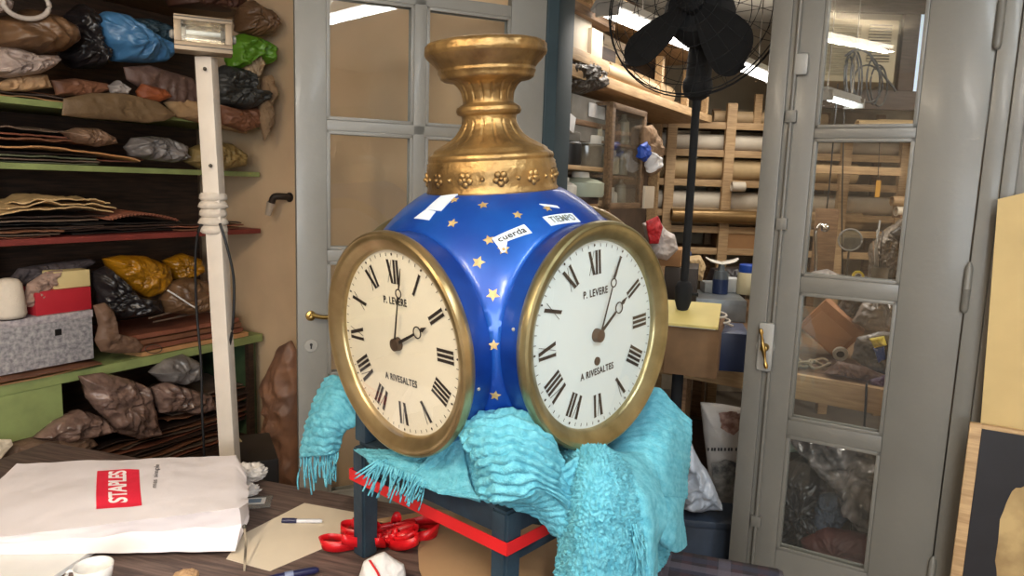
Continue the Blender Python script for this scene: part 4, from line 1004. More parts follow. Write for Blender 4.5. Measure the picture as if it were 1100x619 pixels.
# red shelf
stack(SHELF, 'leather_sheet', (-40, 62), -.01, Z['red']+.001, 3, ['rdL', 'grL', 'brL'], 'brown leather sheet at the left end of the red shelf', 'brown leather sheets at the left of the red shelf', 3, D=.4, y=248)
stack(SHELF, 'leather_sheet', (-30, 118), .02, Z['red']+.035, 4, ['dkL', 'blk', 'grL', 'dkL'], 'thin dark leather sheet in the pile on the red shelf', 'dark leather sheets on the red shelf', 4, D=.38, y=238, gap=.006)
stack(SHELF, 'leather_sheet', (70, 205), .03, Z['red']+.002, 4, ['blk', 'dkL', 'dkL', 'blk'], 'black leather sheet in the middle of the red shelf', 'black leather sheets in the middle of the red shelf', 5, D=.38, y=240, gap=.004)
stack(SHELF, 'leather_sheet', (185, 262), .02, Z['red']+.002, 3, ['brL', 'rdL', 'dkL'], 'short brown leather piece at the right end of the red shelf', 'short leather pieces at the right of the red shelf', 6, D=.3, y=240, jit=8)
# corrugated strip
loc, W, Hh = SHELF.rect(118, 226, 192, 243, .0); bm = B(); n = 120; rows = []
for i in range(n+1):
    x = -W/2+W*i/n; z = .012+.004*math.sin(i/n*2*PI*19)+.03*math.sin(i/n*PI*.9+.3)
    rows.append([bm.verts.new((x, 0, z)), bm.verts.new((x, .3, z+.01)), bm.verts.new((x, .3, z+.007)), bm.verts.new((x, 0, z-.003))])
for a, b in zip(rows, rows[1:]):
    for k in range(4): bm.faces.new((a[k], a[(k+1) % 4], b[(k+1) % 4], b[k]))
bm.faces.new(rows[0]); bm.faces.new(list(reversed(rows[-1])))
o = obj('corrugated_strip', bm, COLS['rdL'], None, SHELF.w((loc-SHELF.p).dot(SHELF.e), .0, Z['red']+.045), SHELF.a, smooth=True); tag(o, 'ribbed brown corrugated strip resting on the dark sheets of the red shelf', 'strip')
# veneer bundle
u0 = SHELF.uz(0, 212)[0]; u1 = SHELF.uz(132, 212)[0]
for k, (a, b, s_) in enumerate(((0, 1, 1), (.05, .97, 2), (.12, .95, 3))):
    bm = B(); leaf(bm, (u1-u0)*(b-a), .26, .005, 0, 50+k, .02+.006*k, .14, -.018)
    o = obj('veneer_sheet', bm, COLS['pale'], None, SHELF.w(u0+(u1-u0)*(a+b)/2, .14, Z['red']+.108+.017*k), SHELF.a, smooth='auto')
    tag(o, ['pale curved veneer sheet lowest of its bundle above the red shelf', 'pale curved veneer sheet in the middle of the bundle above the red shelf', 'pale curved veneer sheet topmost of the bundle above the red shelf'][k], 'sheet')
# lower green shelf
def shbox(name, x0, y0, x1, y1, off, d, m, z, label, cat='box', bev=.003): return boxat(name, m, SHELF, x0, y0, x1, y1, off, d, z, bev, label, cat)
LZ = Z['low']
leaf_on(SHELF, 'cardboard_sheet', -70, 112, .0, .4, LZ+.001, .006, COLS['tanL'], 60, 'tan cardboard sheet under the grey speckled box', 'cardboard', warp=.006, y=400)
leaf_on(SHELF, 'cardboard_sheet', -60, 118, -.03, .4, LZ+.02, .004, COLS['brL'], 61, 'brown cardboard sheet directly beneath the grey speckled box', 'cardboard', warp=.012, y=395, lift=-.012)
M_speck = mat('grey_speckled_cover', (176, 172, 174), .8, rgb2=(120, 118, 124), scale=60)
loc, W, Hh = SHELF.rect(-45, 331, 100, 392, .02)
uu = (loc-SHELF.p).dot(SHELF.e); gb = thing('archive_box', 'grey speckled storage box with a dark square hole on the lower green shelf', 'box', SHELF.w(uu, .02, LZ+.034), SHELF.a)
Hb = .205; bm = B(); bx(bm, -W/2, W/2, 0, .36, 0, Hb, .004); bo = obj('box_body', bm, M_speck, gb, smooth='auto')
hx = SHELF.uz(62.5, 357, .02)[0]-uu; hz_ = SHELF.uz(62.5, 357, .02)[1]-LZ-.034
bm = B(); bx(bm, hx-.013, hx+.013, -.002, .0005, hz_-.013, hz_+.013, .001); obj('finger_hole', bm, M_black, bo)
bm = B(); bx(bm, -W/2-.003, W/2+.003, -.003, .363, Hb-.026, Hb+.004, .003); obj('lid', bm, mat('pale_speckled_lid', (188, 180, 184), .8, rgb2=(140, 134, 140), scale=50), gb, smooth='auto')
bt_ = LZ+.034+Hb+.005
shbox('red_box', 38, 311, 98, 329, .0+.03, .2, flat('red_card', (178, 34, 48), .5), bt_, 'flat red box lying on the grey speckled box')
rz_ = SHELF.rect(38, 311, 98, 329, .03, bt_); rt = bt_+rz_[2]
shbox('cream_box', 58, 291, 97, 310, .04, .16, flat('cream_card', (214, 194, 140), .6), rt+.001, 'small cream box standing on the red box', )
# thread cone
loc, W, Hh = SHELF.rect(-4, 289, 21, 333, .05); t = thing('thread_cone', 'white cone of thread at the left edge standing on the grey speckled box', 'thread', (loc.x, loc.y, bt_+.001))
bm = B(); Hc = Hh; lathe(bm, [(.001, .004), (.05, .004), (.058, .02), (.052, Hc*.5), (.046, Hc*.85), (.036, Hc*.96), (.012, Hc)], 40, f=lambda r, z, t: r*(1+.012*math.sin(z*900))); obj('thread', bm, mat('white_thread', (224, 212, 196), .8, var=.05, bump=.3, bscale=200), t, smooth=True)
bm = B(); lathe(bm, [(.001, 0), (.045, 0), (.04, .004), (.001, .004)], 30); obj('cone_core', bm, M_dwood, t)
def pf(name, pts, off, th, m, label, cat='bag', seed=0, crum=.012, pl=SHELF, fs=18): return puffy(name, m, pts, pl, off, th, label, cat, seed, crum, fs=fs)
pf('cloth_scrap', [(22, 330), (30, 305), (50, 292), (66, 290), (62, 305), (48, 318), (38, 330)], .06, .05, mat('pinkish_cloth', (170, 142, 128), .9, bump=.4), 'pinkish cloth scrap stuffed between the thread cone and the red box', 'cloth', 3)
pf('dark_sheet_roll', [(10, 300), (20, 288), (60, 282), (96, 278), (102, 281), (90, 290), (50, 296), (24, 306)], .16, .08, mat('slate_cloth', (74, 66, 70), .8), 'slate grey folded cloth behind the thread cone', 'cloth', 4)
strap = [(100, 328), (112, 325), (120, 332), (118, 348), (124, 358), (146, 363), (154, 372), (150, 379), (126, 380), (108, 378), (102, 366), (106, 350)]
pf('leather_strap', strap, .0, .05, mat('tan_brown_leather', (120, 92, 74), .6, bump=.2), 'brown curled leather piece beside the grey speckled box', 'leather', 5, .006)
o = obj('wire_ring', tube(B(), [SHELF.pt(165+9*math.cos(a), 375+4.5*math.sin(a), -.01) for a in [k*2*PI/20 for k in range(21)]], .0022, 6), M_iron, smooth=True); tag(o, 'thin wire loop lying on the lower green shelf beside the leather piece', 'wire')
for k in range(4):
    leaf_on(SHELF, 'leather_board', 150-6*k+ (8 if k == 2 else 0), 268-3*k, .0+.004*k, .36, LZ+.002+k*.0265, .02, COLS[['tanL', 'rdL', 'brL', 'rdL'][k]], 70+k, ['tan leather board lowest of the thick stack at the right of the lower green shelf', 'reddish leather board second from the bottom of the thick stack', 'brown leather board third in the thick stack', 'reddish leather board topmost of the thick stack at the right'][k], 'leather', warp=.004, irr=.05, y=365)
M_yel = mat('yellow_plastic', (168, 116, 22), .3, var=.2, scale=12, bump=.5, bscale=25); M_dkbag = mat('dark_plastic', (40, 36, 38), .3, var=.2, bump=.6, bscale=25)
M_brbag = mat('brown_plastic', (118, 88, 62), .35, var=.2, bump=.5, bscale=20); M_grbag = mat('grey_clear_plastic', (128, 122, 120), .25, var=.2, scale=10, bump=.7, bscale=25)
M_mauve = mat('mauve_clear_plastic', (134, 108, 98), .16, var=.24, scale=14, bump=1, bscale=26); M_clr = mat('cloudy_plastic', (176, 168, 164), .25, var=.2, bump=.6, bscale=25)
pf('yellow_bag', [(112, 278), (130, 274), (155, 275), (180, 285), (183, 300), (172, 315), (158, 320), (140, 312), (124, 298)], .08, .16, M_yel, 'yellow plastic bag stuffed on the lower green shelf', seed=7)
pf('yellow_bag', [(176, 280), (196, 272), (214, 278), (218, 292), (204, 300), (186, 300)], .14, .12, M_yel, 'smaller yellow plastic bag behind the lamp pole on the lower green shelf', seed=8)
pf('dark_bag', [(100, 292), (112, 286), (128, 300), (146, 318), (170, 322), (172, 336), (130, 342), (104, 336)], .07, .14, M_dkbag, 'dark plastic bag under the yellow bag on the lower green shelf', seed=9, crum=.02)
pf('brown_bag', [(172, 322), (182, 304), (200, 298), (222, 302), (232, 318), (226, 334), (200, 338), (178, 336)], .05, .16, M_brbag, 'round tan bag tied with white string on the leather boards', seed=10)
o = obj('white_string', tube(B(), [SHELF.pt(x, y, -.045) for x, y in ((180, 312), (190, 318), (202, 326), (212, 332))], .004, 6, 16), M_paper, smooth=True); tag(o, 'white string tied round the tan bag on the leather boards', 'string')
for k, (x0, y0, x1, y1) in enumerate(((160, 342, 205, 330), (165, 346, 215, 336), (190, 340, 228, 334))):
    o = obj('wooden_stick', tube(B(), [SHELF.pt(x0, y0, -.0+.03*k), SHELF.pt(x1, y1, .06+.02*k)], .004, 8), COLS['grL'], smooth='auto'); tag(o, 'thin brown stick lying across the leather boards', 'stick', 'sticks on the leather boards')
# bottom shelf: clear bags of leather and brown stacks
BZ = Z['bottom']
zb_ = stack(SHELF, 'leather_sheet', (40, 270), .02, BZ+.001, 10, ['dkL', 'rdL', 'grL', 'brL', 'dkL'], 'dark brown leather sheet in the big pile on the bottom shelf', 'leather sheets on the bottom shelf', 8, D=.4, y=480, warp=.03, gap=.007, jit=26)
stack(SHELF, 'leather_sheet', (-60, 90), .02, BZ+.001, 8, ['grL', 'grL', 'dkL', 'brL'], 'grey brown leather sheet at the left of the bottom shelf', 'leather sheets at the left of the bottom shelf', 9, D=.4, y=480, warp=.03, gap=.01, jit=20)
stack(SHELF, 'leather_sheet', (180, 272), .0, zb_+.02, 5, ['brL', 'grL', 'dkL'], 'leather sheet of the small pile at the right of the bottom shelf', 'small pile of leather at the right of the bottom shelf', 10, D=.35, y=430, warp=.02, gap=.009, jit=10)
pf('clear_bag', [(84, 404), (110, 400), (140, 408), (160, 416), (166, 440), (172, 468), (150, 472), (126, 466), (108, 446), (92, 428)], -.02, .1, M_mauve, 'shiny clear bag of dark leather bulging from the bottom shelf', seed=12, crum=.019, fs=14)
pf('clear_bag', [(162, 416), (178, 410), (206, 418), (226, 424), (232, 440), (212, 446), (188, 442), (170, 444)], .0, .1, M_mauve, 'clear bag of leather left of the lamp pole on the bottom shelf', seed=13, crum=.016, fs=15)
pf('clear_bag', [(36, 470), (58, 452), (84, 440), (108, 448), (124, 462), (96, 470), (64, 476)], -.01, .12, M_mauve, 'clear bag bulging beside the green drawer on the bottom shelf', seed=14, crum=.017, fs=15)
pf('clear_bag', [(160, 400), (176, 386), (196, 380), (212, 388), (214, 408), (196, 414), (172, 410)], .0, .12, M_grbag, 'grey clear bag in the upper part of the bottom bay', seed=15, fs=12)
pf('brown_bag', [(0, 500), (10, 478), (34, 470), (70, 470), (96, 466), (104, 476), (80, 492), (40, 500)], -.0, .14, mat('brown_paper_dull', (110, 86, 70), .7, bump=.4), 'brown crumpled bag low at the left above the shopping bag', seed=16)
pf('paper_scrap', [(-8, 472), (12, 472), (14, 478), (0, 494), (-8, 494)], -.06, .02, M_cream, 'cream paper corner at the far left edge', 'paper', seed=17, crum=.003)
# top shelf
TZ2 = Z['top']
pf('brown_bag', [(-20, 22), (6, 16), (28, 10), (56, 18), (78, 30), (80, 44), (66, 56), (40, 60), (0, 56), (-20, 50)], -.02, .26, M_brbag, 'big brown leather bundle at the top left', seed=20, crum=.02, fs=9)
pf('white_bag', [(-20, 50), (6, 50), (34, 60), (58, 60), (60, 66), (40, 80), (8, 84), (-20, 80)], -.04, .2, mat('white_plastic', (176, 158, 150), .35, bump=.5), 'whitish plastic bag under the brown bundle at the top left', seed=21, crum=.018)
pf('black_bag', [(72, 16), (86, 4), (102, 20), (100, 42), (112, 62), (106, 74), (80, 74), (66, 62), (76, 44)], .04, .2, M_dkbag, 'black plastic bag between the brown bundle and the blue bag', seed=22, crum=.02)
pf('blue_bag', [(99, 20), (112, 12), (124, 14), (134, 24), (150, 34), (184, 48), (188, 56), (176, 67), (148, 68), (122, 66), (104, 44)], .0, .2, mat('blue_plastic', (74, 128, 176), .35, var=.12, bump=.5, bscale=18), 'light blue plastic bag on the top shelf', seed=23, crum=.022, fs=12)
pf('dark_blue_bag', [(138, 20), (160, 20), (184, 30), (186, 50), (168, 46), (148, 36)], .14, .14, mat('slate_blue_plastic', (54, 78, 92), .4, bump=.5), 'slate blue bag behind the light blue bag', seed=24)
pf('cardboard_scrap', [(20, 80), (50, 80), (56, 94), (30, 98), (4, 98), (-10, 92)], -.03, .06, M_kraft, 'crumpled brown paper under the white bag on the top shelf', 'paper', seed=25)
pf('leather_sheet', [(54, 86), (80, 84), (116, 90), (120, 96), (98, 104), (60, 102)], -.02, .04, COLS['brL'], 'folded brown leather piece in the middle of the top shelf', 'leather', seed=26, crum=.006)
stack(SHELF, 'leather_sheet', (-30, 110), .0, TZ2+.001, 3, ['tanL', 'grL', 'brL'], 'flat leather sheet at the base of the top shelf pile', 'leather sheets on the top shelf', 11, D=.4, y=100, warp=.012)
pf('leather_sheet', [(66, 124), (68, 106), (96, 100), (132, 100), (168, 108), (190, 124), (176, 130), (156, 132), (120, 129), (90, 127)], -.06, .03, mat('drab_leather', (122, 98, 70), .6, bump=.2), 'wide drab leather piece hanging over the edge of the top shelf', 'leather', seed=27, crum=.007, fs=8)
pf('leather_sheet', [(132, 72), (160, 70), (206, 84), (228, 108), (214, 120), (188, 112), (160, 100), (136, 86)], -.02, .06, mat('grey_mauve_leather', (108, 84, 76), .5, bump=.3), 'grey mauve leather hide hanging beside the lamp pole at the top', 'leather', seed=28, fs=9)
pf('wrapped_tube', [(146, 98), (152, 90), (176, 96), (184, 104), (170, 110), (150, 106)], -.05, .06, mat('orange_brown', (150, 78, 40), .6), 'orange brown roll tucked on the top shelf under the mauve hide', 'roll', seed=29, crum=.004)
pf('clear_bag', [(116, 92), (126, 86), (140, 96), (136, 102), (120, 100)], -.04, .05, M_clr, 'small shiny clear packet on the top shelf', seed=30)
pf('beige_bag', [(176, 110), (190, 104), (222, 112), (232, 118), (262, 134), (264, 144), (244, 140), (214, 132), (190, 126)], -.02, .09, mat('beige_cloth', (172, 138, 98), .8, bump=.3), 'beige folded cloth hanging behind the lamp pole', 'cloth', seed=31)
pf('green_bag', [(246, 44), (258, 36), (280, 42), (294, 52), (292, 66), (284, 70), (270, 60), (256, 74), (246, 72)], -.12, .14, mat('green_plastic', (96, 150, 36), .4, bump=.4, bscale=18), 'bright green plastic bag at the top right of the shelves', seed=32, crum=.02)
pf('beige_bag', [(268, 56), (280, 48), (286, 60), (280, 78), (272, 90), (268, 104), (260, 102), (262, 84), (264, 68)], -.14, .05, mat('beige_plastic', (182, 158, 128), .5, bump=.4), 'beige twisted bag hanging in front of the green bag', seed=33)
pf('grey_bag', [(228, 80), (240, 70), (262, 74), (262, 100), (284, 100), (284, 112), (262, 118), (236, 112), (226, 98)], -.1, .16, mat('dark_grey_plastic', (56, 58, 58), .4, bump=.5), 'dark grey plastic bag under the green bag beside the lamp pole', seed=34, crum=.022)
pf('brown_bag', [(258, 8), (270, 0), (284, 10), (292, 26), (288, 38), (272, 40), (256, 34)], -.12, .16, M_brbag, 'brown paper bag above the green bag at the top right of the shelves', seed=35, crum=.02)
pf('brown_bag', [(180, -10), (240, -10), (262, 2), (254, 14), (220, 10), (186, 6)], .08, .2, mat('maroon_leather', (88, 54, 40), .6), 'maroon leather bundle at the very top behind the floodlight', seed=36)
pf('beige_bag', [(282, 84), (292, 80), (296, 96), (288, 112), (291, 136), (284, 152), (280, 130), (280, 108)], -.16, .05, mat('fawn_cloth', (150, 122, 92), .8), 'fawn cloth strip hanging at the right end of the shelves', 'cloth', seed=37)
pf('leather_sheet', [(232, 112), (258, 118), (282, 114), (280, 136), (262, 142), (240, 134)], -.1, .1, COLS['brL'], 'brown leather bundle under the dark grey bag', 'leather', seed=38)
pf('clear_bag', [(134, 158), (140, 148), (160, 146), (178, 148), (196, 156), (204, 170), (186, 175), (158, 172), (142, 168)], .0, .14, M_grbag, 'crumpled grey clear bag on the upper green shelf', seed=39, crum=.02)
pf('clear_bag', [(66, 142), (80, 137), (104, 138), (124, 148), (126, 154), (104, 158), (84, 154)], -.01, .1, mat('brown_clear_plastic', (140, 112, 92), .3, bump=.6), 'crumpled brown clear packet on top of the tan sheets', seed=40)
pf('khaki_bag', [(200, 174), (204, 160), (222, 152), (246, 154), (262, 166), (262, 178), (240, 182), (214, 181)], .0, .16, mat('khaki_bag', (150, 126, 76), .6, bump=.3), 'khaki round bag at the right end of the upper green shelf', seed=41)
# white ring handle
o = obj('white_ring', tube(B(), [SHELF.pt(28+25*math.cos(a), 4+16*math.sin(a)+3*math.cos(a), -.17) for a in [k*2*PI/28 for k in range(29)]], .009, 10), flat('white_plastic_ring', (200, 190, 182), .5), smooth=True); tag(o, 'white oval plastic ring over the brown bundle at the top left', 'ring')
pf('white_bag', [(-20, -8), (0, -4), (14, 2), (10, 12), (-6, 16), (-20, 14)], -.1, .08, mat('white_plastic', (176, 158, 150), .35), 'white plastic bag at the extreme top left corner', seed=43)
# behind the shopping bag, floor-standing things
loc, W, Hh = FR(2.85, 25).rect(250, 462, 300, 545, 0, 0)
bm = B(); bx(bm, -W/2, W/2, 0, .3, 0, aty(265, 462, 2.75).z, .01); o = obj('black_crate', bm, mat('black_case', (24, 22, 26), .5), None, loc, math.radians(25), smooth='auto'); tag(o, 'black case standing on the floor right of the lamp pole', 'case')
t = thing('small_brush', 'small pale paintbrush leaning on the black case behind the lamp pole', 'brush', aty(254, 470, 2.62))
O = t.location
bm = B(); prism(bm, [(-.005, .0), (.005, .0), (.014, -.045), (-.010, -.05)], -.005, .005, Matrix.Rotation(-.5, 4, 'Y')); obj('bristles', bm, flat('pale_bristle', (206, 190, 150), .9), t)
bm = B(); tube(bm, [(0, 0, 0), (-.02, 0, .06)], .006, 8); obj('handle', bm, M_mwood, t, smooth='auto')
M_kr2 = mat('brown_wrap_paper', (150, 108, 82), .5, rgb2=(110, 82, 68), scale=9, bump=.4, bscale=12)
WP = VP(WALL.w(-1.5, -.12, 0)[:2], -30)
puffy('paper_roll_bag', M_kr2, [(282, 412), (290, 396), (300, 372), (312, 366), (318, 380), (319, 420), (319, 522), (292, 524), (286, 480), (290, 440)], WP, -.02, .14, 'brown wrapping paper bundle in clear plastic beside the grey door', 'bag', 44, .02, fs=7)
# old tap on the wall
tp_ = WALL.pt(311, 212, .025); t = thing('wall_tap', 'old iron tap with a white nozzle on the beige wall left of the door', 'tap', tp_, WALL.a)
bm = B(); tube(bm, [(0, .003, 0), (0, -.05, .004), (-.02, -.08, .0), (-.035, -.085, -.03)], .017, 12, 16); lathe(bm, [(.001, 0), (.024, 0), (.024, .006), (.001, .006)], 16, Matrix.Translation((0, .003, 0)) @ Matrix.Rotation(PI/2, 4, 'X')); obj('tap_body', bm, mat('rusty_iron', (60, 50, 44), .6, .5), t, smooth='auto')
bm = B(); tube(bm, [(-.035, -.085, -.028), (-.055, -.09, -.09)], .022, 12, 0, .015); obj('nozzle', bm, flat('dirty_white', (176, 160, 142), .6), t, smooth='auto')
# panels right of the doorway
RP = VP(WALL.w(1.5, -.10, 0)[:2], -30)
def panel(name, pts, off, t_, m, label, cat):
    P = [RP.uz(x, y, off) for x, y in pts]; cx = sum(p[0] for p in P)/len(P); zb = 0
    bm = B(); prism(bm, [(u-cx, z) for u, z in P], 0, t_); o = obj(name, bm, m, None, RP.w(cx, off, 0), RP.a); return tag(o, label, cat), cx
panel('tan_board', [(1072, 214), (1110, 205), (1180, 200), (1180, 470), (1110, 466), (1053, 460)], -.0, .008, mat('pinboard', (196, 170, 118), .8, var=.04), 'tan cardboard panel standing at the right edge', 'panel')
zl = RP.uz(1052, 460, -.03)[1]
t = thing('painted_board', 'black painted board with a worn tan patch at the lower right edge', 'board', RP.w(0, -.03, 0), RP.a)
def U(x, y, off=-.03): return RP.uz(x, y, off)
ua, ub = U(1054, 465)[0], U(1180, 480)[0]
bm = B(); bx(bm, ua, ub, 0, .012, .02, zl, .002); bd = obj('board_face', bm, mat('black_board_paint', (34, 33, 38), .5, var=.15), t)
bm = B(); 
n = 40; pts = []
cx_, cz_ = U(1112, 590); 
for k in range(n):
    a = 2*PI*k/n; r = 1+.12*noise.noise(Vector((math.cos(a)*2, math.sin(a)*2, 4)))+.05*noise.noise(Vector((math.cos(a)*9, math.sin(a)*9, 4)))
    pts.append((cx_+(.088)*r*math.copysign(abs(math.cos(a))**.6, math.cos(a)), cz_+.19*r*math.copysign(abs(math.sin(a))**.6, math.sin(a))))
prism(bm, pts, -.0015, .0005); obj('worn_patch', bm, mat('worn_tan', (186, 160, 112), .8, rgb2=(150, 124, 84), scale=12), bd)
bm = B(); bx(bm, ua-.03, ua, -.004, .016, .02, zl+.012, .002); bx(bm, ua, ub, -.004, .016, zl, zl+.012, .002); obj('edge_strip', bm, M_lwood, t, smooth='auto')
# ============================================================ STANDING FAN IN THE DOORWAY
M_fan = mat('fan_black', (12, 13, 16), .85, 0, var=.1)
fp = aty(742, 200, 2.98); fan = thing('pedestal_fan', 'black pedestal fan with dark blades and wire cage in the doorway', 'fan', (fp.x, fp.y, 0))
O = fan.location; ztop = aty(751, 98, 2.98).z; zj = aty(735, 316, 2.98).z
bm = B(); tube(bm, [(0, 0, zj), (0, 0, ztop)], .0165, 14); obj('upper_pole', bm, M_fan, fan, smooth='auto')
bm = B(); tube(bm, [(0, 0, .03), (0, 0, zj)], .024, 14); obj('lower_pole', bm, M_fan, fan, smooth='auto')
bm = B(); lathe(bm, [(.001, -.06), (.026, -.058), (.034, -.03), (.036, .03), (.028, .05), (.018, .056), (.001, .056)], 18, Matrix.Translation((0, 0, zj))); obj('height_collar', bm, M_fan, fan, smooth='auto'); bm = B(); tube(bm, [(.03, 0, zj), (.06, -.01, zj)], .008, 8); obj('clamp_knob', bm, M_fan, fan, smooth='auto')
bm = B(); lathe(bm, [(.001, 0), (.18, 0), (.18, .02), (.15, .035), (.05, .05), (.001, .05)], 36); obj('base', bm, M_fan, fan, smooth='auto')
hub = aty(744, 2, 2.80)-O; ax = Vector((-.45, -.85, .10)).normalized()
bm = B(); tube(bm, [(0, 0, ztop-.02), (0, 0, ztop+.02)], .05, 18); bmesh.ops.create_uvsphere(bm, u_segments=20, v_segments=14, radius=.06, matrix=Matrix.Translation((0, 0, ztop+.02))); obj('tilt_joint', bm, M_fan, fan, smooth='auto')
Qm = ax.to_track_quat('Z', 'Y').to_matrix().to_4x4()
bm = B(); lathe(bm, [(.001, -.30), (.06, -.29), (.10, -.25), (.125, -.18), (.13, -.08), (.10, -.03), (.04, -.015), (.001, -.015)], 30, Matrix.Translation(hub) @ Qm); tube(bm, [hub-ax*.2, Vector((0, 0, ztop+.03))], .05, 14); obj('motor_housing', bm, M_fan, fan, smooth='auto')
bm = B(); lathe(bm, [(.001, -.02), (.045, -.02), (.045, .03), (.03, .045), (.001, .05)], 24, Matrix.Translation(hub) @ Qm); obj('blade_hub', bm, M_fan, fan, smooth='auto')
def blade(ang):
    bm = B(); n = 22; Mx = Matrix.Translation(hub) @ Qm @ Matrix.Rotation(ang, 4, 'Z') @ Matrix.Rotation(.42, 4, 'X'); G = []
    for i in range(n+1):
        s = i/n; r = .035+.29*s; w_ = .022+.085*math.sin(min(1, s*1.25)*PI*.55)**.9; w_ *= math.sqrt(max(0.0, 1-max(0, s-.72)**2/.0785))
        G.append([Mx @ Vector((r, y*w_-.01*s, .02*s*(y+.3))) for y in (-1, -.6, -.2, .2, .6, 1)])
    A1 = [[bm.verts.new(p) for p in r] for r in G]; A2 = [[bm.verts.new(p-ax*.004) for p in r] for r in G]
    for i in range(n):
        for k in range(5): bm.faces.new((A1[i][k], A1[i+1][k], A1[i+1][k+1], A1[i][k+1])); bm.faces.new((A2[i][k], A2[i][k+1], A2[i+1][k+1], A2[i+1][k]))
        bm.faces.new((A1[i][0], A2[i][0], A2[i+1][0], A1[i+1][0])); bm.faces.new((A1[i][5], A1[i+1][5], A2[i+1][5], A2[i][5]))
    for k in range(5): bm.faces.new((A1[0][k], A1[0][k+1], A2[0][k+1], A2[0][k])); bm.faces.new((A1[n][k], A2[n][k], A2[n][k+1], A1[n][k+1]))
    bmesh.ops.remove_doubles(bm, verts=bm.verts[:], dist=.00005)
    return obj('fan_blade', bm, M_fan, fan, smooth='auto')
for k in range(4): blade(.75+k*PI/2)
bm = B(); HMx = Matrix.Translation(hub) @ Qm
for (r, z) in ((.05, .085), (.12, .08), (.19, .07), (.26, .05), (.31, .02), (.335, -.02), (.34, -.05), (.325, -.085), (.27, -.12), (.19, -.14)):
    tube(bm, [HMx @ Vector((r*math.cos(a), r*math.sin(a), z)) for a in [2*PI*k/48 for k in range(49)]], 0.0016 if r < .335 else .003, 6)
for k in range(28):
    a = 2*PI*k/28; tube(bm, [HMx @ Vector((r*math.cos(a), r*math.sin(a), z)) for r, z in ((.02, .086), (.12, .08), (.19, .07), (.26, .05), (.31, .02), (.34, -.03), (.325, -.085), (.27, -.12), (.13, -.15))], .0011, 5)
obj('wire_cage', bm, M_fan, fan, smooth=True)
# ============================================================ BACK ROOM: LEFT STORAGE WALL
SLP = VP((.25, 3.2), 60)
def lz(x, y, off=0): return SLP.uz(x, y, off)
st = thing('storage_shelves', 'raw wooden storage shelves on the left side of the back room', 'shelf', SLP.w(0, 0, 0), SLP.a)
zA = lz(640, 75)[1]-.01; zB = lz(625, 178)[1]; zC = lz(628, 55)[1]; zD = lz(620, 212)[1]; zE = lz(640, 12)[1]
for (u0, u1, z, th_, m) in ((-.2, 2.2, zA, .05, M_lwood), (-.2, .42, zB, .02, M_lwood), (-.2, .35, zC, .05, M_lwood), (-.2, .3, zD, .03, M_dwood), (-.2, .4, zE, .04, M_mwood), (.5, 2.2, lz(700, 40)[1]+.1, .03, M_lwood)):
    bm = B(); bx(bm, u0, u1, 0, .42, z-th_, z, .003); obj('shelf_board', bm, m, st, smooth='auto')
for u in (-.2, .9, 2.16):
    bm = B(); bx(bm, u, u+.04, .35, .42, 0, 2.8, .002); obj('upright', bm, M_lwood if u > 0 else M_dwood, st)
for u in (1.1, 1.6, 2.05):
    bm = B(); bx(bm, u, u+.04, 0, .04, zA, zA+.22, .002); obj('post', bm, M_lwood, st)
bm = B(); bx(bm, -.2, 2.2, .425, .44, 0, 2.85); obj('back_panel', bm, mat('storage_back', (84, 66, 50), .9), st)
def sb(name, x0, y0, x1, y1, off, d, m, z, label, cat='box', bev=.004, tilt=0, pl=None):
    return boxat(name, m, pl or SLP, x0, y0, x1, y1, off, d, z, bev, label, cat, tilt=tilt)
M_whbox = flat('white_card', (196, 182, 160), .6); M_grbox = mat('grey_box', (146, 140, 130), .7)
sb('white_box', 613, 12, 636, 38, .03, .2, M_whbox, zC+.001, 'white cardboard box on the highest wooden ledge left of the fan')
sb('white_box', 636, 32, 648, 49, .01, .1, M_whbox, zC+.001, 'small white carton at the end of the highest wooden ledge')
sb('cardboard_box', 600, 0, 650, 10, .05, .3, M_card, zE+.001, 'brown carton at the very top beside the door frame')
sb('grey_box', 614, 105, 651, 129, .05, .25, M_grbox, zA-.05-.26, 'grey and white carton under the ledge of tubes') 
bxo = SLP.rect(632, 112, 651, 128, .045); o, W, Hh = sb('label_card', 633, 112, 650, 127, .044, .004, M_paper, None, 'white label panel standing against the grey carton', 'card', .0005)
sb('carton_support', 612, 130, 652, 136, .04, .2, M_mwood, None, 'narrow wooden board beneath the grey carton', 'board')
sb('label_card', 608, 122, 617, 140, .02, .01, M_paper, None, 'small white card hanging beside the door frame', 'card', .001, .25)
sb('white_box', 598, 105, 605, 125, .03, .1, M_whbox, None, 'narrow white carton beside the door frame')
def rolls(pl, u0, u1, off, z, r, m, name, label, cat='roll', group=None, inner=True, rz=0):
    t = thing(name, label, cat, pl.w((u0+u1)/2, off, z+r), pl.a+rz, group); L = abs(u1-u0)
    bm = B(); Rm = Matrix.Rotation(PI/2, 4, 'Y')
    lathe(bm, [(r*.86, -L/2+.02), (r*.86, -L/2), (r, -L/2), (r, L/2), (r*.86, L/2), (r*.86, L/2-.02)], 24, Rm); obj('roll_body', bm, m, t, smooth='auto')
    if inner:
        bm = B(); lathe(bm, [(.001, -L/2+.012), (r*.85, -L/2+.012), (r*.85, -L/2+.014), (.001, -L/2+.014)], 20, Rm); obj('dark_core', bm, M_black, t)
    return t
M_tubec = mat('cardboard_tube', (196, 168, 130), .6, var=.08); M_whroll = mat('white_roll', (222, 210, 190), .6, var=.06); M_bnroll = mat('tan_roll', (196, 168, 124), .6, var=.08); M_brroll = mat('metallic_roll', (150, 120, 78), .3, .6, var=.1)
ut = lz(668, 80)[0]
rolls(SLP, lz(664, 80, .05)[0], 1.6, .14, zA+.001, .064, M_tubec, 'cardboard_tube', 'widest cardboard tube lying on the wooden ledge left of the fan', 'tube')
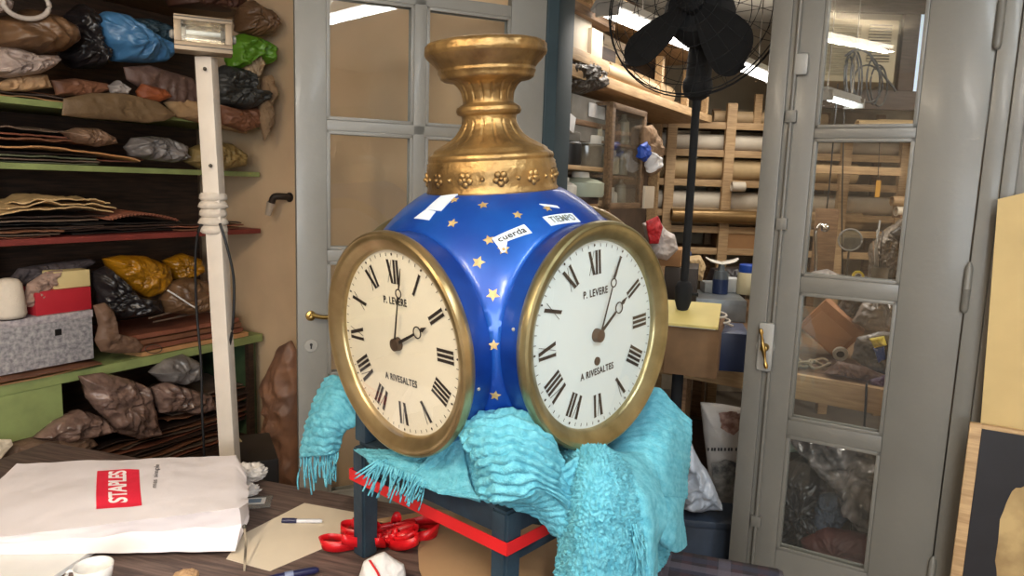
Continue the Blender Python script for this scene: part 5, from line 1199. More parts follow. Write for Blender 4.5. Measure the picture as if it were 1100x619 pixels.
rolls(SLP, lz(645, 85, .05)[0], 1.1, .02+.02, zA+.001, .036, M_tubec, 'cardboard_tube', 'narrow cardboard tube in front of the widest tube on the ledge', 'tube')
rolls(SLP, lz(638, 70, .2)[0], .9, .26, zA+.001, .035, M_whroll, 'cardboard_tube', 'thin pale tube behind the widest tube on the ledge', 'tube')
rolls(SLP, 1.1, 2.1, .26, zA+.001, .045, M_whroll, 'cardboard_tube', 'pale tube at the far end of the ledge beside the fan', 'tube')
def sbag(pts, off, th, m, label, cat='bag', seed=0, crum=.012, pl=None, name='bag', fs=18): return puffy(name, m, pts, pl or SLP, off, th, label, cat, seed, crum, fs=fs)
sbag([(600, 66), (612, 60), (632, 66), (644, 78), (642, 96), (622, 102), (600, 98)], .06, .12, mat('dark_crinkle', (72, 62, 52), .3, bump=.8), 'dark crinkled clear bag beside the tubes on the ledge', seed=50, crum=.02)
sbag([(598, 55), (622, 56), (632, 62), (612, 64), (600, 70)], .12, .1, M_kraft, 'tan paper package above the crinkled bag on the ledge', seed=51)
sb('cardboard_box', 628, 48, 662, 62, .1, .2, M_dwood, None, 'dark box between ledges left of the fan')
# things on the small shelf
def jar(pl, x0, y0, x1, y1, off, z, m, mc, label, cat='jar', name='jar', sh='jar'):
    loc, W, Hh = pl.rect(x0, y0, x1, y1, off, z); t = thing(name, label, cat, loc, 0); r = W/2
    if sh == 'jar': pr = [(.001, 0), (r*.95, 0), (r, .01), (r, Hh*.66), (r*.85, Hh*.74), (.001, Hh*.74)]; cp_ = [(r*.88, Hh*.73), (r*.9, Hh*.75), (r*.9, Hh*.98), (r*.8, Hh), (.001, Hh)]
    else: pr = [(.001, 0), (r*.95, 0), (r, .01), (r, Hh*.55), (r*.7, Hh*.68), (r*.35, Hh*.76), (.001, Hh*.76)]; cp_ = [(r*.36, Hh*.75), (r*.38, Hh*.77), (r*.36, Hh*.97), (.001, Hh)]
    bm = B(); lathe(bm, pr, 24); obj('vessel', bm, m, t, smooth='auto'); bm = B(); lathe(bm, cp_, 20); obj('cap', bm, mc, t, smooth='auto'); return t
M_glj = mat('jar_glass', (120, 112, 98), .15, var=.2); M_whp = flat('white_plastic_cap', (222, 216, 204), .4); M_bluecap = flat('blue_cap', (34, 76, 170), .4)
jar(SLP, 621, 146, 638, 176, .1, zB+.001, M_glj, M_whp, 'glass jar with a white lid on the small wooden shelf')
jar(SLP, 602, 142, 616, 176, .08, zB+.001, M_black, flat('grey_cap', (120, 116, 108), .4), 'black canister with a grey lid on the small wooden shelf', 'canister', 'canister')
jar(SLP, 612, 184, 634, 210, .08, zD+.001, flat('pale_green_plastic', (170, 176, 156), .4), M_whp, 'pale green bottle on the dark shelf just above the clock', 'bottle', 'bottle', 'b')
jar(SLP, 600, 190, 612, 211, .06, zD+.001, M_whp, M_whp, 'small white bottle beside the pale green bottle', 'bottle', 'bottle', 'b')
jar(SLP, 636, 188, 648, 211, .14, zD+.001, M_card, M_glj, 'brown jar right of the pale green bottle', 'jar')
rnd = random.Random(21)
for k in range(9):
    u = -.12+k*.062; hgt = rnd.uniform(.05, .13); rr_ = rnd.uniform(.018, .028); c_ = rnd.choice([(70, 58, 46), (150, 128, 98), (186, 170, 142), (96, 84, 70)])
    bm = B(); lathe(bm, [(.001, 0), (rr_, 0), (rr_, hgt*.7), (rr_*.5, hgt*.8), (rr_*.5, hgt), (.001, hgt)], 14); o = obj('workshop_bottle', bm, flat('wb_%d' % c_[0], c_, .4), None, SLP.w(u, .3, zB+.001)); tag(o, 'small workshop bottle in the rear row of the small wooden shelf', 'bottle', 'bottles at the back of the small wooden shelf')
for k in range(7):
    u = -.1+k*.055; hgt = rnd.uniform(.06, .12); bm = B(); bx(bm, -.022, .022, -.04, .04, 0, hgt, .003); c_ = rnd.choice([(120, 84, 54), (170, 150, 120), (90, 70, 54), (140, 50, 40)])
    o = obj('small_carton', bm, flat('sc_%d' % c_[0], c_, .7), None, SLP.w(u, .22, zD+.001), SLP.a+rnd.uniform(-.3, .3)); tag(o, 'small carton in the row on the dark shelf above the clock', 'carton', 'cartons on the dark shelf above the clock')
for k in range(8):
    u = .5+k*.075; r_ = rnd.uniform(.022, .034)
    rolls(SLP, u*.6+.1, u*.6+.6, .2+.05*(k % 3), zA+.13+.045*(k // 3), r_, rnd.choice([M_tubec, M_whroll, M_bnroll]), 'cardboard_tube', 'tube in the upper heap on the wooden ledge behind the fan', 'tube', 'heap of tubes on the wooden ledge')
puffy('crumpled_sack', M_kraft, [(600, 226), (612, 214), (634, 212), (650, 220), (652, 238), (620, 236)], SLP, .1, .14, 'brown crumpled sack directly above the right shoulder of the clock', 'bag', 91, .015)
# glass-fronted cabinet
loc, W, Hh = SLP.rect(652, 114, 689, 224, -.02)
cab = thing('glass_cabinet', 'narrow wooden cabinet with a glass door hanging below the ledge of tubes', 'cabinet', loc, SLP.a)
bm = B(); bx(bm, -W/2, W/2, .34, .355, 0, Hh); [bx(bm, a_, a_+.015, b_, b_+.015, 0, Hh) for a_ in (-W/2, W/2-.015) for b_ in (0, .325)]; bx(bm, -W/2, W/2, .0, .35, 0, .015); bx(bm, -W/2, W/2, .0, .35, Hh-.015, Hh); obj('case', bm, wood('cab_wood', (122, 96, 68), (90, 68, 46)), cab)
for k in (.3, .62):
    bm = B(); bx(bm, -W/2+.015, W/2-.015, .03, .34, Hh*k, Hh*k+.012); obj('inner_shelf', bm, M_mwood, cab)
bm = B()
for (a, b, c, d) in ((-W/2, -W/2+.035, 0, Hh), (W/2-.035, W/2, 0, Hh), (-W/2, W/2, 0, .03), (-W/2, W/2, Hh-.03, Hh)): bx(bm, a, b, -.02, 0, c, d, .003)
bm2 = B(); bx(bm2, -W/2+.005, -W/2+.008, .015, .325, .015, Hh-.015); obj('side_glass', bm2, M_glass, cab)
bm2 = B(); bx(bm2, W/2-.008, W/2-.005, .015, .325, .015, Hh-.015); obj('side_glass', bm2, M_glass, cab)
dd = obj('door', bm, wood('cab_wood', (122, 96, 68), (90, 68, 46)), cab, smooth='auto')
bm = B(); bx(bm, -W/2+.03, W/2-.03, -.012, -.009, .025, Hh-.025); obj('door_glass', bm, M_glass, dd)
rnd = random.Random(8)
for k, zf in enumerate((.015, .312, .632)):
    for j in range(4):
        u = (loc-SLP.p).dot(SLP.e)-W/2+.06+j*(W-.11)/3; c_ = rnd.choice([(214, 204, 188), (160, 150, 130), (120, 90, 70), (190, 176, 150)])
        h_ = rnd.uniform(.09, .17); q = SLP.w(u, .07, loc.z+Hh*zf+(.016 if k else .001)); bm = B(); lathe(bm, [(.001, 0), (.03, 0), (.033, .01), (.03, h_*.7), (.014, h_*.8), (.014, h_), (.001, h_)], 16)
        o = obj('small_bottle', bm, flat('bottle_%d%d' % (c_[0], c_[1]), c_, .35), None, q, smooth='auto'); tag(o, 'small bottle standing behind the glass of the narrow cabinet', 'bottle', 'bottles in the glass cabinet')
sbag([(692, 136), (700, 134), (708, 150), (706, 186), (698, 190), (692, 168)], -.06, .05, mat('dull_kraft', (140, 112, 84), .8, bump=.3), 'tan paper bag hanging right of the glass cabinet', seed=53)
sbag([(688, 156), (695, 152), (699, 166), (692, 174), (688, 170)], -.11, .03, mat('royal_blue', (30, 76, 180), .5, bump=.4), 'small royal blue bundle hanging right of the glass cabinet', seed=54)
sbag([(696, 162), (706, 168), (706, 180), (698, 186)], -.08, .05, M_paper, 'white paper bundle beside the royal blue bundle', seed=55)
sb('white_basket', 693, 200, 703, 224, -.05, .04, M_whbox, None, 'white basket right of the foot of the glass cabinet', 'basket')
# ============================================================ BACK ROOM: ROLL RACK (faces the doorway)
RK = FR(5.3, 0)
def rk(x, y, off=0): return RK.uz(x, y, off)
rack = thing('roll_rack', 'raw timber rack holding long horizontal rolls at the back', 'rack', RK.w(rk(770, 200)[0], 0, 0), 0)
RO = rk(770, 200)[0]
X0, X1 = rk(690, 200)[0]-RO, rk(1010, 200)[0]-RO
ups = [rk(x, 200)[0]-RO for x in (718, 780, 842, 905, 968)]
for u in ups:
    bm = B(); bx(bm, u-.035, u+.035, -.03, .02, 0, 2.28 if u < ups[2] else 2.05, .003); obj('upright', bm, M_lwood, rack, smooth='auto')
    bm = B(); bx(bm, u-.03, u+.03, .38, .42, 0, 2.28, .003); obj('rear_upright', bm, M_mwood, rack)
lv = [rk(740, y)[1] for y in (131, 161, 193, 226, 243, 266)]
for z in lv:
    bm = B(); bx(bm, X0, X1, .0, .4, z-.03, z, .003); obj('rack_shelf', bm, M_mwood, rack)
    bm = B(); bx(bm, X0, X1, -.012, .0, z-.045, z+.005, .002); obj('front_rail', bm, M_lwood, rack, smooth='auto')
bm = B(); bx(bm, X0, X1, .52, .54, 0, 2.3); obj('rack_back', bm, mat('rack_back', (168, 154, 132), .9), rack)
rnd = random.Random(12)
labels = ['top', 'second', 'third', 'fourth', 'fifth', 'lowest']
for i, z in enumerate(lv[:-1]):
    for j in range(3):
        r = rnd.uniform(.055, .08); m = rnd.choice([M_whroll, M_bnroll, M_tubec, M_whroll]); off = .09+j*.14
        a = X0+rnd.uniform(.02, .25); b = X1-rnd.uniform(.02, .6)
        if i == 0: a += .45; r = .045; b = min(b, ups[2]+.3)
        rolls(RK, RO+a, RO+b, off, z+.006+(.0), r, m, 'material_roll', 'long pale roll lying on the %s level of the timber rack' % labels[i], 'roll', 'rolls on the %s level of the rack' % labels[i], inner=False)
z = lv[4]
rolls(RK, rk(718, 240)[0], rk(832, 240)[0], -.08, lv[3]-.085, .05, M_brroll, 'metallic_roll', 'thick shiny bronze-coloured roll in front of the rack', inner=False)
sb('cardboard_box', 776, 246, 816, 264, -.0, .3, M_card, lv[5]+.002, 'brown cardboard box below the shiny bronze roll', pl=RK)
rolls(RK, rk(783, 202)[0], rk(797, 202)[0], -.06, lv[2]-.075, .035, M_whroll, 'short_roll', 'short white roll stub sticking out of the rack', inner=False)
# tall beams, wall battens and cables behind the rack top
for k, x in enumerate((757, 815)):
    loc, W, Hh = FR(5.33).rect(x-4, 101, x+4, 132, 0, lv[0]+.005); bm = B(); bx(bm, -W/2, W/2, 0, .03, 0, Hh, .002)
    o = obj('timber_post', bm, M_lwood, None, loc); tag(o, ['short timber post on top of the rack behind the fan', 'short timber post on top of the rack beside the right door leaf'][k], 'post')
# air conditioner in its wooden panel, seen through the glass
AP = FR(4.7, 0)
bm = B(); a, b = AP.uz(838, 60)[0], AP.uz(1075, 60)[0]
wp = thing('wood_partition', 'dark timber partition around the air conditioner', 'partition', AP.w((a+b)/2, 0, 0)); hw_ = (b-a)/2
za, zb2 = AP.uz(920, 96)[1], AP.uz(965, 16)[1]; x0, x1 = AP.uz(862, 60)[0]-(a+b)/2, AP.uz(968, 60)[0]-(a+b)/2
for (c, d, e, f) in ((-hw_, hw_, za-.12, za), (-hw_, hw_, zb2+.01, CEIL-.01), (-hw_, x0, za, zb2+.01), (x1, x1+.1, za, zb2+.01), (x1+.25, hw_, za, zb2+.01)):
    bm = B(); bx(bm, c, d, 0, .04, e, f, .003); obj('timber_board', bm, wood('smoked_wood', (92, 78, 70), (66, 56, 50)), wp, smooth='auto')
bm = B(); bx(bm, x1+.1, x1+.25, .01, .02, za, zb2+.01); obj('small_window', bm, glow('sky_through_window', (.5, .62, .75), .9), wp)
bm = B(); bx(bm, x0-.1, hw_, -.3, -.0, AP.uz(940, 143, -.15)[1]-.03, AP.uz(940, 143, -.15)[1], .003); obj('ledge', bm, M_mwood, wp)
for u in (-hw_+.03, hw_-.03):
    bm = B(); bx(bm, u-.03, u+.03, 0, .04, 0, za-.12); obj('post', bm, M_dwood, wp)
M_ac = flat('ac_cream', (196, 186, 156), .5); M_ac2 = flat('ac_dark_cream', (150, 142, 116), .6)
ul, ur = AP.uz(866, 60, -.12)[0], AP.uz(963, 60, -.12)[0]; zt_, zb_2 = AP.uz(945, 21, -.12)[1], AP.uz(920, 88, -.12)[1]
ac = thing('air_conditioner', 'cream window air conditioner seen through the top pane of the right door', 'air conditioner', AP.w((ul+ur)/2, -.12, zb_2)); Wc = ur-ul; Hc = zt_-zb_2
bm = B(); bx(bm, -Wc/2, Wc/2, 0, .4, 0, Hc, .01); acb = obj('case', bm, M_ac, ac, smooth='auto')
bm = B(); 
for k in range(14): z = Hc*.1+k*Hc*.82/14; bx(bm, -Wc/2+.03, Wc*.08, -.008, .002, z, z+Hc*.042, .001)
obj('intake_grille', bm, M_ac2, ac)
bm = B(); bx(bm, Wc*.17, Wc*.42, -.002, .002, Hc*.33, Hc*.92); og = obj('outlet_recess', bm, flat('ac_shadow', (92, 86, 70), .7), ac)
bm = B()
for k in range(12): z = Hc*.34+k*Hc*.575/12; bx(bm, Wc*.165, Wc*.425, -.012, -.001, z, z+Hc*.022, .001)
obj('louvre', bm, M_ac, og)
bm = B(); bx(bm, Wc*.27, Wc*.36, -.004, .001, Hc*.2, Hc*.25, .001); obj('control_panel', bm, M_black, ac)
t = thing('coiled_cable', 'coil of grey cable hanging in front of the air conditioner', 'cable', aty(925, 70, 4.3))
bm = B(); rnd = random.Random(2)
for (cx, cy, rx_, ry_) in ((916, 82, 7, 26), (920, 84, 6, 28), (938, 88, 7, 24), (944, 92, 9, 22), (932, 90, 16, 20), (912, 84, 5, 24)):
    a0_ = rnd.uniform(0, 6); tube(bm, [aty(cx+rx_*math.cos(a), cy+ry_*math.sin(a), 4.3+.02*math.sin(3*a))-t.location for a in [k*2*PI/30 for k in range(31)]], .0055, 6)
tube(bm, [aty(x, y, 4.3)-t.location for x, y in ((908, 60), (920, 53), (934, 58), (942, 72), (958, 92), (962, 98))], .007, 6, 24)
obj('cable_loops', bm, mat('grey_cable', (84, 88, 92), .5), t, smooth=True)
for k, (x0_, y0_, x1_, y1_, Y) in enumerate(((900, 150, 888, 225, 4.2), (908, 140, 905, 300, 4.3), (888, 225, 886, 290, 4.2))):
    o = obj('hanging_wire', tube(B(), [aty(x0_, y0_-60 if k < 2 else y0_, Y), aty((x0_+x1_)/2-2, (y0_+y1_)/2, Y), aty(x1_, y1_, Y)], .004, 6, 12), M_black, smooth=True)
    tag(o, ['thin black wire hanging left behind the second door pane', 'thin black wire hanging straight behind the second door pane', 'lower black wire ending behind the second door pane'][k], 'wire')
# ============================================================ BIG BENCH WITH ITS LOAD
BZt = .9
bench = thing('workbench', 'long wooden workbench with a thick front board in the back room', 'workbench', BENCH.w(0, 0, 0), BENCH.a)
bm = B(); bx(bm, -.75, 1.35, -.0, .035, BZt-.105, BZt-.0, .003); obj('front_board', bm, M_lwood, bench, smooth='auto')
bm = B(); bx(bm, -.75, 1.35, .036, 2.0, BZt-.04, BZt-.001, .002); obj('benchtop', bm, wood('bench_top', (128, 98, 66), (96, 70, 46)), bench)
for u in (-.7, -.12, 1.25):
    for v in (.06, 1.9):
        bm = B(); bx(bm, u, u+.07, v, v+.07, 0, BZt-.041, .003); obj('leg', bm, M_mwood, bench, smooth='auto')
bm = B(); bx(bm, -.7, 1.3, .1, 1.3, .16, .18); obj('lower_shelf', bm, M_dwood, bench)
def ob(name, x0, y0, x1, y1, m, d, label, cat='box', deg=0, bev=.004, tilt=0):
    Y = atz((x0+x1)/2, y1, BZt).y; return boxat(name, m, FR(Y, deg), x0, y0, x1, y1, 0, d, BZt+.001, bev, label, cat, tilt=tilt), Y
M_navy = flat('navy_plastic', (30, 46, 84), .45)
# open carton with yellow folder
(o_, W, Hh), Y = ob('cardboard_box', 714, 352, 772, 388, mat('brown_carton', (130, 98, 66), .8), .3, 'brown carton on the bench right of the clock, holding a yellow folder', deg=-20)
loc = o_.location; t = thing('yellow_folder', 'yellow folder lying slanted on the brown carton', 'folder', (loc.x-.02, loc.y+.1, loc.z+Hh+.003), math.radians(-18))
bm = B(); bx(bm, -.15, .15, -.12, .14, 0, .012, .002, Matrix.Rotation(.22, 4, 'X') @ Matrix.Translation((0, 0, .03))); obj('folder_cover', bm, flat('yellow_card', (226, 206, 126), .6), t)
bm = B(); bx(bm, -.14, .14, -.11, .13, -.006, 0, .001, Matrix.Rotation(.22, 4, 'X') @ Matrix.Translation((0, 0, .03))); obj('papers', bm, M_paper, t)
(o_, W, Hh), Y = ob('storage_bin', 766, 358, 804, 388, M_navy, .26, 'dark blue plastic bin on the bench beside the right door leaf', 'bin', deg=-12, bev=.006)
loc = o_.location; o = obj('coiled_cord', tube(B(), [Vector((loc.x-.05+.09*math.cos(a)*(1-a*.03), loc.y+.12+.06*math.sin(a), loc.z+Hh+.008+.004*a)) for a in [k*.45 for k in range(36)]], .005, 6), M_whp, smooth=True); tag(o, 'coil of white cord lying in the dark blue bin', 'cord')
(o_, W, Hh), Y = ob('metal_tray', 744, 322, 802, 340, mat('grey_metal_tray', (140, 146, 150), .35, .5), .4, 'long grey metal tray on the bench behind the blue bin', 'tray', deg=-8)
trZ = BZt+Hh+.002; Yt = Y+.08
TP = FR(Yt)
def ont(name, x0, y0, x1, y1, m, d, label, cat='box', off=0, tilt=0): return boxat(name, m, TP, x0, y0, x1, y1, off, d, trZ, .004, label, cat, tilt=tilt)
ont('grey_box', 757, 304, 776, 322, mat('light_grey_case', (164, 168, 168), .5), .12, 'light grey box standing on the metal tray')
ont('white_box', 779, 300, 796, 322, flat('bright_white_card', (226, 228, 228), .5), .12, 'bright white box on the metal tray near the bottle', off=.06)
jar(TP, 792, 284, 814, 322, .02, trZ, flat('cream_bottle', (196, 186, 152), .4), M_bluecap, 'cream plastic bottle with a blue cap beside the right door leaf', 'bottle', 'bottle')
# spray bottle with two white wings
loc, W, Hh = TP.rect(764, 280, 784, 322, -.0, trZ); t = thing('wing_nut_dispenser', 'slim grey bottle topped by two white wings on the metal tray', 'dispenser', loc)
bm = B(); lathe(bm, [(.001, 0), (.045, 0), (.046, .1), (.04, .14), (.024, Hh*.7), (.018, Hh*.9), (.001, Hh*.9)], 20); obj('bottle_body', bm, mat('smoky_bottle', (90, 98, 104), .3), t, smooth='auto')
bm = B(); lathe(bm, [(.001, 0), (.047, 0), (.047, .09), (.001, .09)], 20); obj('dark_base', bm, M_navy, t)
bm = B()
for s in (-1, 1): ribbon(bm, [(0, 0, Hh*.92), (s*.03, 0, Hh*.95), (s*.07, 0, Hh*1.0), (s*.1, 0, Hh*1.08)], [(0, .04, .012), (0, .05, .012), (0, .045, .01), (0, .012, .004)], .003, 16)
obj('white_wings', bm, M_whp, t, smooth=True)
sbK = lambda pts, Y, th, m, label, cat='bag', seed=0, crum=.012, name='bag', fs=14: puffy(name, m, pts, FR(Y), 0, th, label, cat, seed, crum, fs=fs)
# dark drawers left of the fan pole
(o_, W, Hh), Y = ob('tool_chest', 712, 288, 748, 352, mat('dark_steel', (54, 46, 40), .5, .3), .3, 'dark steel tool drawers behind the fan pole', 'drawers', deg=-15)
boxat('cardboard_box', M_card, FR(Y+.03, -15), 704, 268, 732, 288, 0, .2, BZt+Hh+.003, .004, 'small tan carton on the dark tool chest beside the clock', 'box')
sbK([(690, 240), (706, 234), (714, 246), (724, 252), (728, 268), (716, 280), (700, 276)], 3.6, .14, mat('white_printed_bag', (206, 196, 190), .5, bump=.4), 'white printed bag beside the upper right of the clock', seed=60, name='printed_bag')
sbK([(694, 238), (706, 232), (712, 244), (708, 262), (698, 262)], 3.5, .06, flat('red_print_bag', (186, 40, 46), .5), 'red packet beside the upper right of the clock', seed=61, name='red_packet')
sbK([(735, 276), (752, 274), (758, 286), (754, 302), (738, 300)], 4.3, .14, M_bnroll, 'tan paper package behind the fan pole', seed=62, name='paper_package')
sbK([(728, 272), (742, 270), (744, 292), (730, 294)], 4.35, .1, M_navy, 'dark blue packet behind the fan pole', seed=63, name='blue_packet')
sbK([(758, 300), (764, 288), (800, 286), (806, 300), (800, 322), (766, 322)], 4.75, .2, M_dkbag, 'black sack at the back of the bench', seed=64, name='black_sack')
# raised shelf seen through the second pane
zU = 1.185; UP = VP(atz(905, 303, zU)[:2], -20)
ush = thing('bench_riser', 'low dark shelf standing on the bench behind the right door leaf', 'shelf', UP.w(0, 0, BZt), UP.a)
bm = B(); bx(bm, -.36, .55, 0, .42, zU-BZt-.022, zU-BZt, .002); obj('shelf_board', bm, mat('grey_board', (96, 92, 88), .6), ush)
for u in (-.35, .52):
    bm = B(); bx(bm, u, u+.025, .02, .4, 0, zU-BZt-.022); obj('side_panel', bm, M_dwood, ush)
def ou(name, x0, y0, x1, m, d, off, label, cat='box', tilt=0): return boxat(name, m, UP, x0, y0, x1, 303, off, d, zU+.001, .003, label, cat, tilt=tilt)
ou('wooden_plank', 873, 224, 898, M_mwood, .03, .3, 'upright reddish wooden plank behind the second pane of the right door', 'plank')
sbu = lambda pts, off, th, m, label, cat='bag', seed=0, crum=.012, name='bag', fs=14: puffy(name, m, pts, UP, off, th, label, cat, seed, crum, fs=fs)
sbu([(932, 300), (934, 262), (950, 246), (980, 228), (990, 234), (988, 300)], .16, .22, mat('crinkled_foil', (170, 158, 146), .22, .4, var=.25, scale=30, bump=1, bscale=50), 'crinkled silvery plastic sack behind the second pane', seed=66, crum=.03, name='foil_sack', fs=22)
sbu([(955, 250), (966, 243), (982, 248), (984, 262), (974, 272), (966, 262)], .0, .08, M_dkbag, 'dark folded pouch lying against the silvery sack', seed=67, name='dark_pouch')
sbu([(866, 303), (872, 292), (890, 289), (904, 296), (908, 303)], .0, .12, M_clr, 'pale crinkled packet at the foot of the second pane', seed=68, name='pale_packet')
t = thing('yellow_tape_roll', 'small yellow ring on the dark shelf behind the second pane', 'tape', UP.w(UP.uz(922, 300)[0], -.0+.03, zU+.034), UP.a)
bm = B(); lathe(bm, [(.018, -.012), (.03, -.012), (.03, .012), (.018, .012), (.018, -.012)], 24, Matrix.Rotation(PI/2, 4, 'X'), cap=False); obj('tape_ring', bm, flat('bright_yellow', (226, 206, 60), .5), t, smooth='auto')
bm = B(); lathe(bm, [(.015, -.013), (.018, -.013), (.018, .013), (.015, .013), (.015, -.013)], 24, Matrix.Rotation(PI/2, 4, 'X'), cap=False); obj('core', bm, M_whp, t, smooth='auto')
# tool pot
loc = UP.w(UP.uz(946, 300)[0], .05, zU+.001); t = thing('tool_pot', 'pot of brushes and long tools behind the second pane', 'pot', loc)
bm = B(); lathe(bm, [(.001, 0), (.04, 0), (.045, .09), (.041, .09), (.037, .006), (.001, .006)], 24, cap=False); obj('pot', bm, M_glj, t, smooth='auto')
rnd = random.Random(4)
for k in range(9):
    a = rnd.uniform(-.6, .6); L = rnd.uniform(.14, .3); bm = B(); tube(bm, [(a*.03, .01*math.sin(k), .01), (a*L*.55, .03*math.cos(k*2), L)], .0045, 6, 0, .003); obj('tool_handle', bm, rnd.choice([M_black, M_mwood, M_greyl]), t, smooth=True)
bm = B(); tube(bm, [(-.02, 0, .01), (-.035, 0, .2), (-.03, 0, .34)], .005, 6); obj('long_rod', bm, M_greyl, t, smooth=True)
# magnifier lamp
loc = UP.w(UP.uz(912, 300)[0], .16, zU+.001); t = thing('magnifier', 'round magnifying glass on a stand behind the second pane', 'magnifier', loc, UP.a); bm = B()
tube(bm, [(0, 0, .005), (0, 0, .16)], .006, 8); lathe(bm, [(.001, 0), (.05, 0), (.05, .01), (.001, .012)], 20); obj('stand', bm, M_iron, t, smooth='auto')
bm = B(); tube(bm, [(.06*math.cos(a), 0, .22+.06*math.sin(a)) for a in [k*2*PI/28 for k in range(29)]], .005, 8); obj('rim', bm, M_greyl, t, smooth=True)
bm = B(); lathe(bm, [(.001, -.003), (.058, -.003), (.058, .003), (.001, .003)], 28, Matrix.Translation((0, 0, .22)) @ Matrix.Rotation(PI/2, 4, 'X')); obj('lens', bm, glassmat('lens_glass', (.8, .88, .92), 2, .1), t)
loc = UP.w(UP.uz(876, 300)[0], .06, zU+.001); t = thing('chrome_stand', 'small chrome lamp stand at the left edge of the second pane', 'stand', loc)
bm = B(); M_chr = mat('chrome', (210, 210, 210), .12, 1, var=.1); lathe(bm, [(.001, 0), (.04, 0), (.035, .015), (.001, .02)], 20); tube(bm, [(0, 0, .01), (-.005, 0, .12), (-.02, 0, .25), (.0, 0, .3), (.02, 0, .29)], .009, 10, 30); obj('arm', bm, M_chr, t, smooth='auto')
bm = B(); bmesh.ops.create_uvsphere(bm, u_segments=16, v_segments=10, radius=.024, matrix=Matrix.Translation((.03, 0, .285))); obj('head', bm, M_chr, t, smooth=True)
# long yellow lath and stacked rolls behind
o = obj('wooden_lath', bx(B(), -.34, .3, -.015, .015, -.024, .024, .003), M_lwood, None, aty(912, 183, 4.35)); tag(o, 'pale wooden lath fixed level behind the second door pane', 'lath')
o = obj('hanging_tag', bx(B(), -.014, .014, -.003, .003, -.05, .05, .002), flat('amber_tag', (206, 150, 50), .5), None, aty(943, 203, 4.32)); tag(o, 'amber tag hanging below the pale lath', 'tag')
o = obj('tag_string', tube(B(), [aty(945, 150, 4.33), aty(943, 196, 4.33)], .002, 5), M_black); tag(o, 'string holding the amber tag behind the second door pane', 'string')
for k, (x0_, y_, x1_, m) in enumerate(((958, 216, 1000, M_lwood), (962, 227, 1000, M_whroll))):
    a_ = FR(4.5).uz(x0_, y_)[0]; b_ = FR(4.5).uz(x1_, y_)[0]; z_ = FR(4.5).uz(x0_, y_)[1]
    rolls(FR(4.5), a_, b_, 0, z_-.03, .03, m, 'short_roll', ['yellowish roll end at the right of the second pane', 'white roll end just under the yellowish one in the second pane'][k], inner=False)
for k, (x0_, y_, x1_, r) in enumerate(((948, 125, 1010, .045), (915, 134, 1010, .035))):
    a_ = FR(4.55).uz(x0_, y_)[0]; b_ = FR(4.55).uz(x1_, y_)[0]; z_ = AP.uz(940, 143, -.15)[1]+.001
    rolls(FR(4.6), a_, b_, -.12 if k else 0, z_, r, M_bnroll, 'tan_roll', ['upper tan roll lying beneath the air conditioner', 'lower tan roll lying beneath the air conditioner'][k], inner=False)
# things on the bench behind the third pane
t = tag(obj('wooden_stand', bx(bx(B(), -.02, .02, .0, .04, 0, FR(4.5).uz(975, 231)[1]-BZt-.0, .002), -.1, .1, -.05, .05, FR(4.5).uz(975, 231)[1]-BZt-.02, FR(4.5).uz(975, 231)[1]-BZt-.0, .002), M_mwood, None, (FR(4.5).uz(980, 230)[0], 4.5, BZt)), 'small wooden stand carrying the roll ends at the right of the second pane', 'stand')
BO = lambda x, y: atz(x, y, BZt).y
Yc = BO(880, 385); loc = atz(884, 388, BZt); loc.z = BZt+.001
t = thing('parcel_box', 'brown cardboard parcel tipped on its edge behind the third pane', 'box', (loc.x, loc.y+.08, BZt+.002), math.radians(-28))
Tm = Matrix.Rotation(math.radians(38), 4, 'Y'); bm = B(); bx(bm, -.11, .11, 0, .14, 0, .17, .003, Tm @ Matrix.Translation((-.0, 0, 0)))
mz = min(v.co.z for v in bm.verts)
for v in bm.verts: v.co.z -= mz
pb = obj('carton', bm, mat('parcel_card', (168, 116, 78), .75, var=.06), t, smooth='auto')
bm = B(); bx(bm, -.09, .09, -.0025, .0, .01, .125, .001, Matrix.Translation((0, 0, -mz)) @ Tm); obj('front_flap', bm, mat('parcel_flap', (182, 132, 94), .75, var=.06), pb)
loc = atz(902, 388, BZt); t = thing('magnet_puck', 'round white and grey dial ring on the bench behind the third pane', 'ring', (loc.x, loc.y, BZt+.034), math.radians(-20))
bm = B(); RX2 = Matrix.Rotation(PI/2+.3, 4, 'X'); lathe(bm, [(.018, -.008), (.033, -.008), (.033, .008), (.018, .008), (.018, -.008)], 28, RX2, cap=False); obj('ring', bm, M_whp, t, smooth='auto')
bm = B(); lathe(bm, [(.001, -.005), (.017, -.005), (.017, .004), (.001, .006)], 20, RX2); obj('centre', bm, M_iron, t, smooth='auto')
t = thing('tangled_cord', 'tangle of beige cord on the bench behind the third pane', 'cord', atz(870, 398, BZt+.002)); bm = B(); rnd = random.Random(6)
for k in range(5):
    c_ = Vector((rnd.uniform(-.07, .09), rnd.uniform(-.02, .08), .01)); r1, r2 = rnd.uniform(.03, .06), rnd.uniform(.02, .04)
    tube(bm, [c_+Vector((r1*math.cos(a), r2*math.sin(a), .012+.012*math.sin(2*a+k))) for a in [j*2*PI/20 for j in range(21)]], .006, 6)
obj('cord_loops', bm, mat('beige_cord', (164, 146, 118), .8), t, smooth=True)
BV = lambda Y: VP((1.25, Y), -30)
puffy('clear_bag', M_clr, [(916, 345), (926, 326), (950, 318), (985, 322), (985, 362), (950, 356), (930, 354)], BV(3.4), 0, .16, 'bright crinkled clear bag in the upper part of the third pane', 'bag', 70, .022, fs=18)
puffy('grey_bag', mat('grey_plastic_dark', (96, 90, 86), .3, bump=.7), [(898, 330), (912, 312), (940, 310), (950, 322), (930, 345), (918, 360), (906, 356)], BV(3.6), 0, .14, 'grey crinkled bag leaning on the parcel behind the third pane', 'bag', 71, .02)
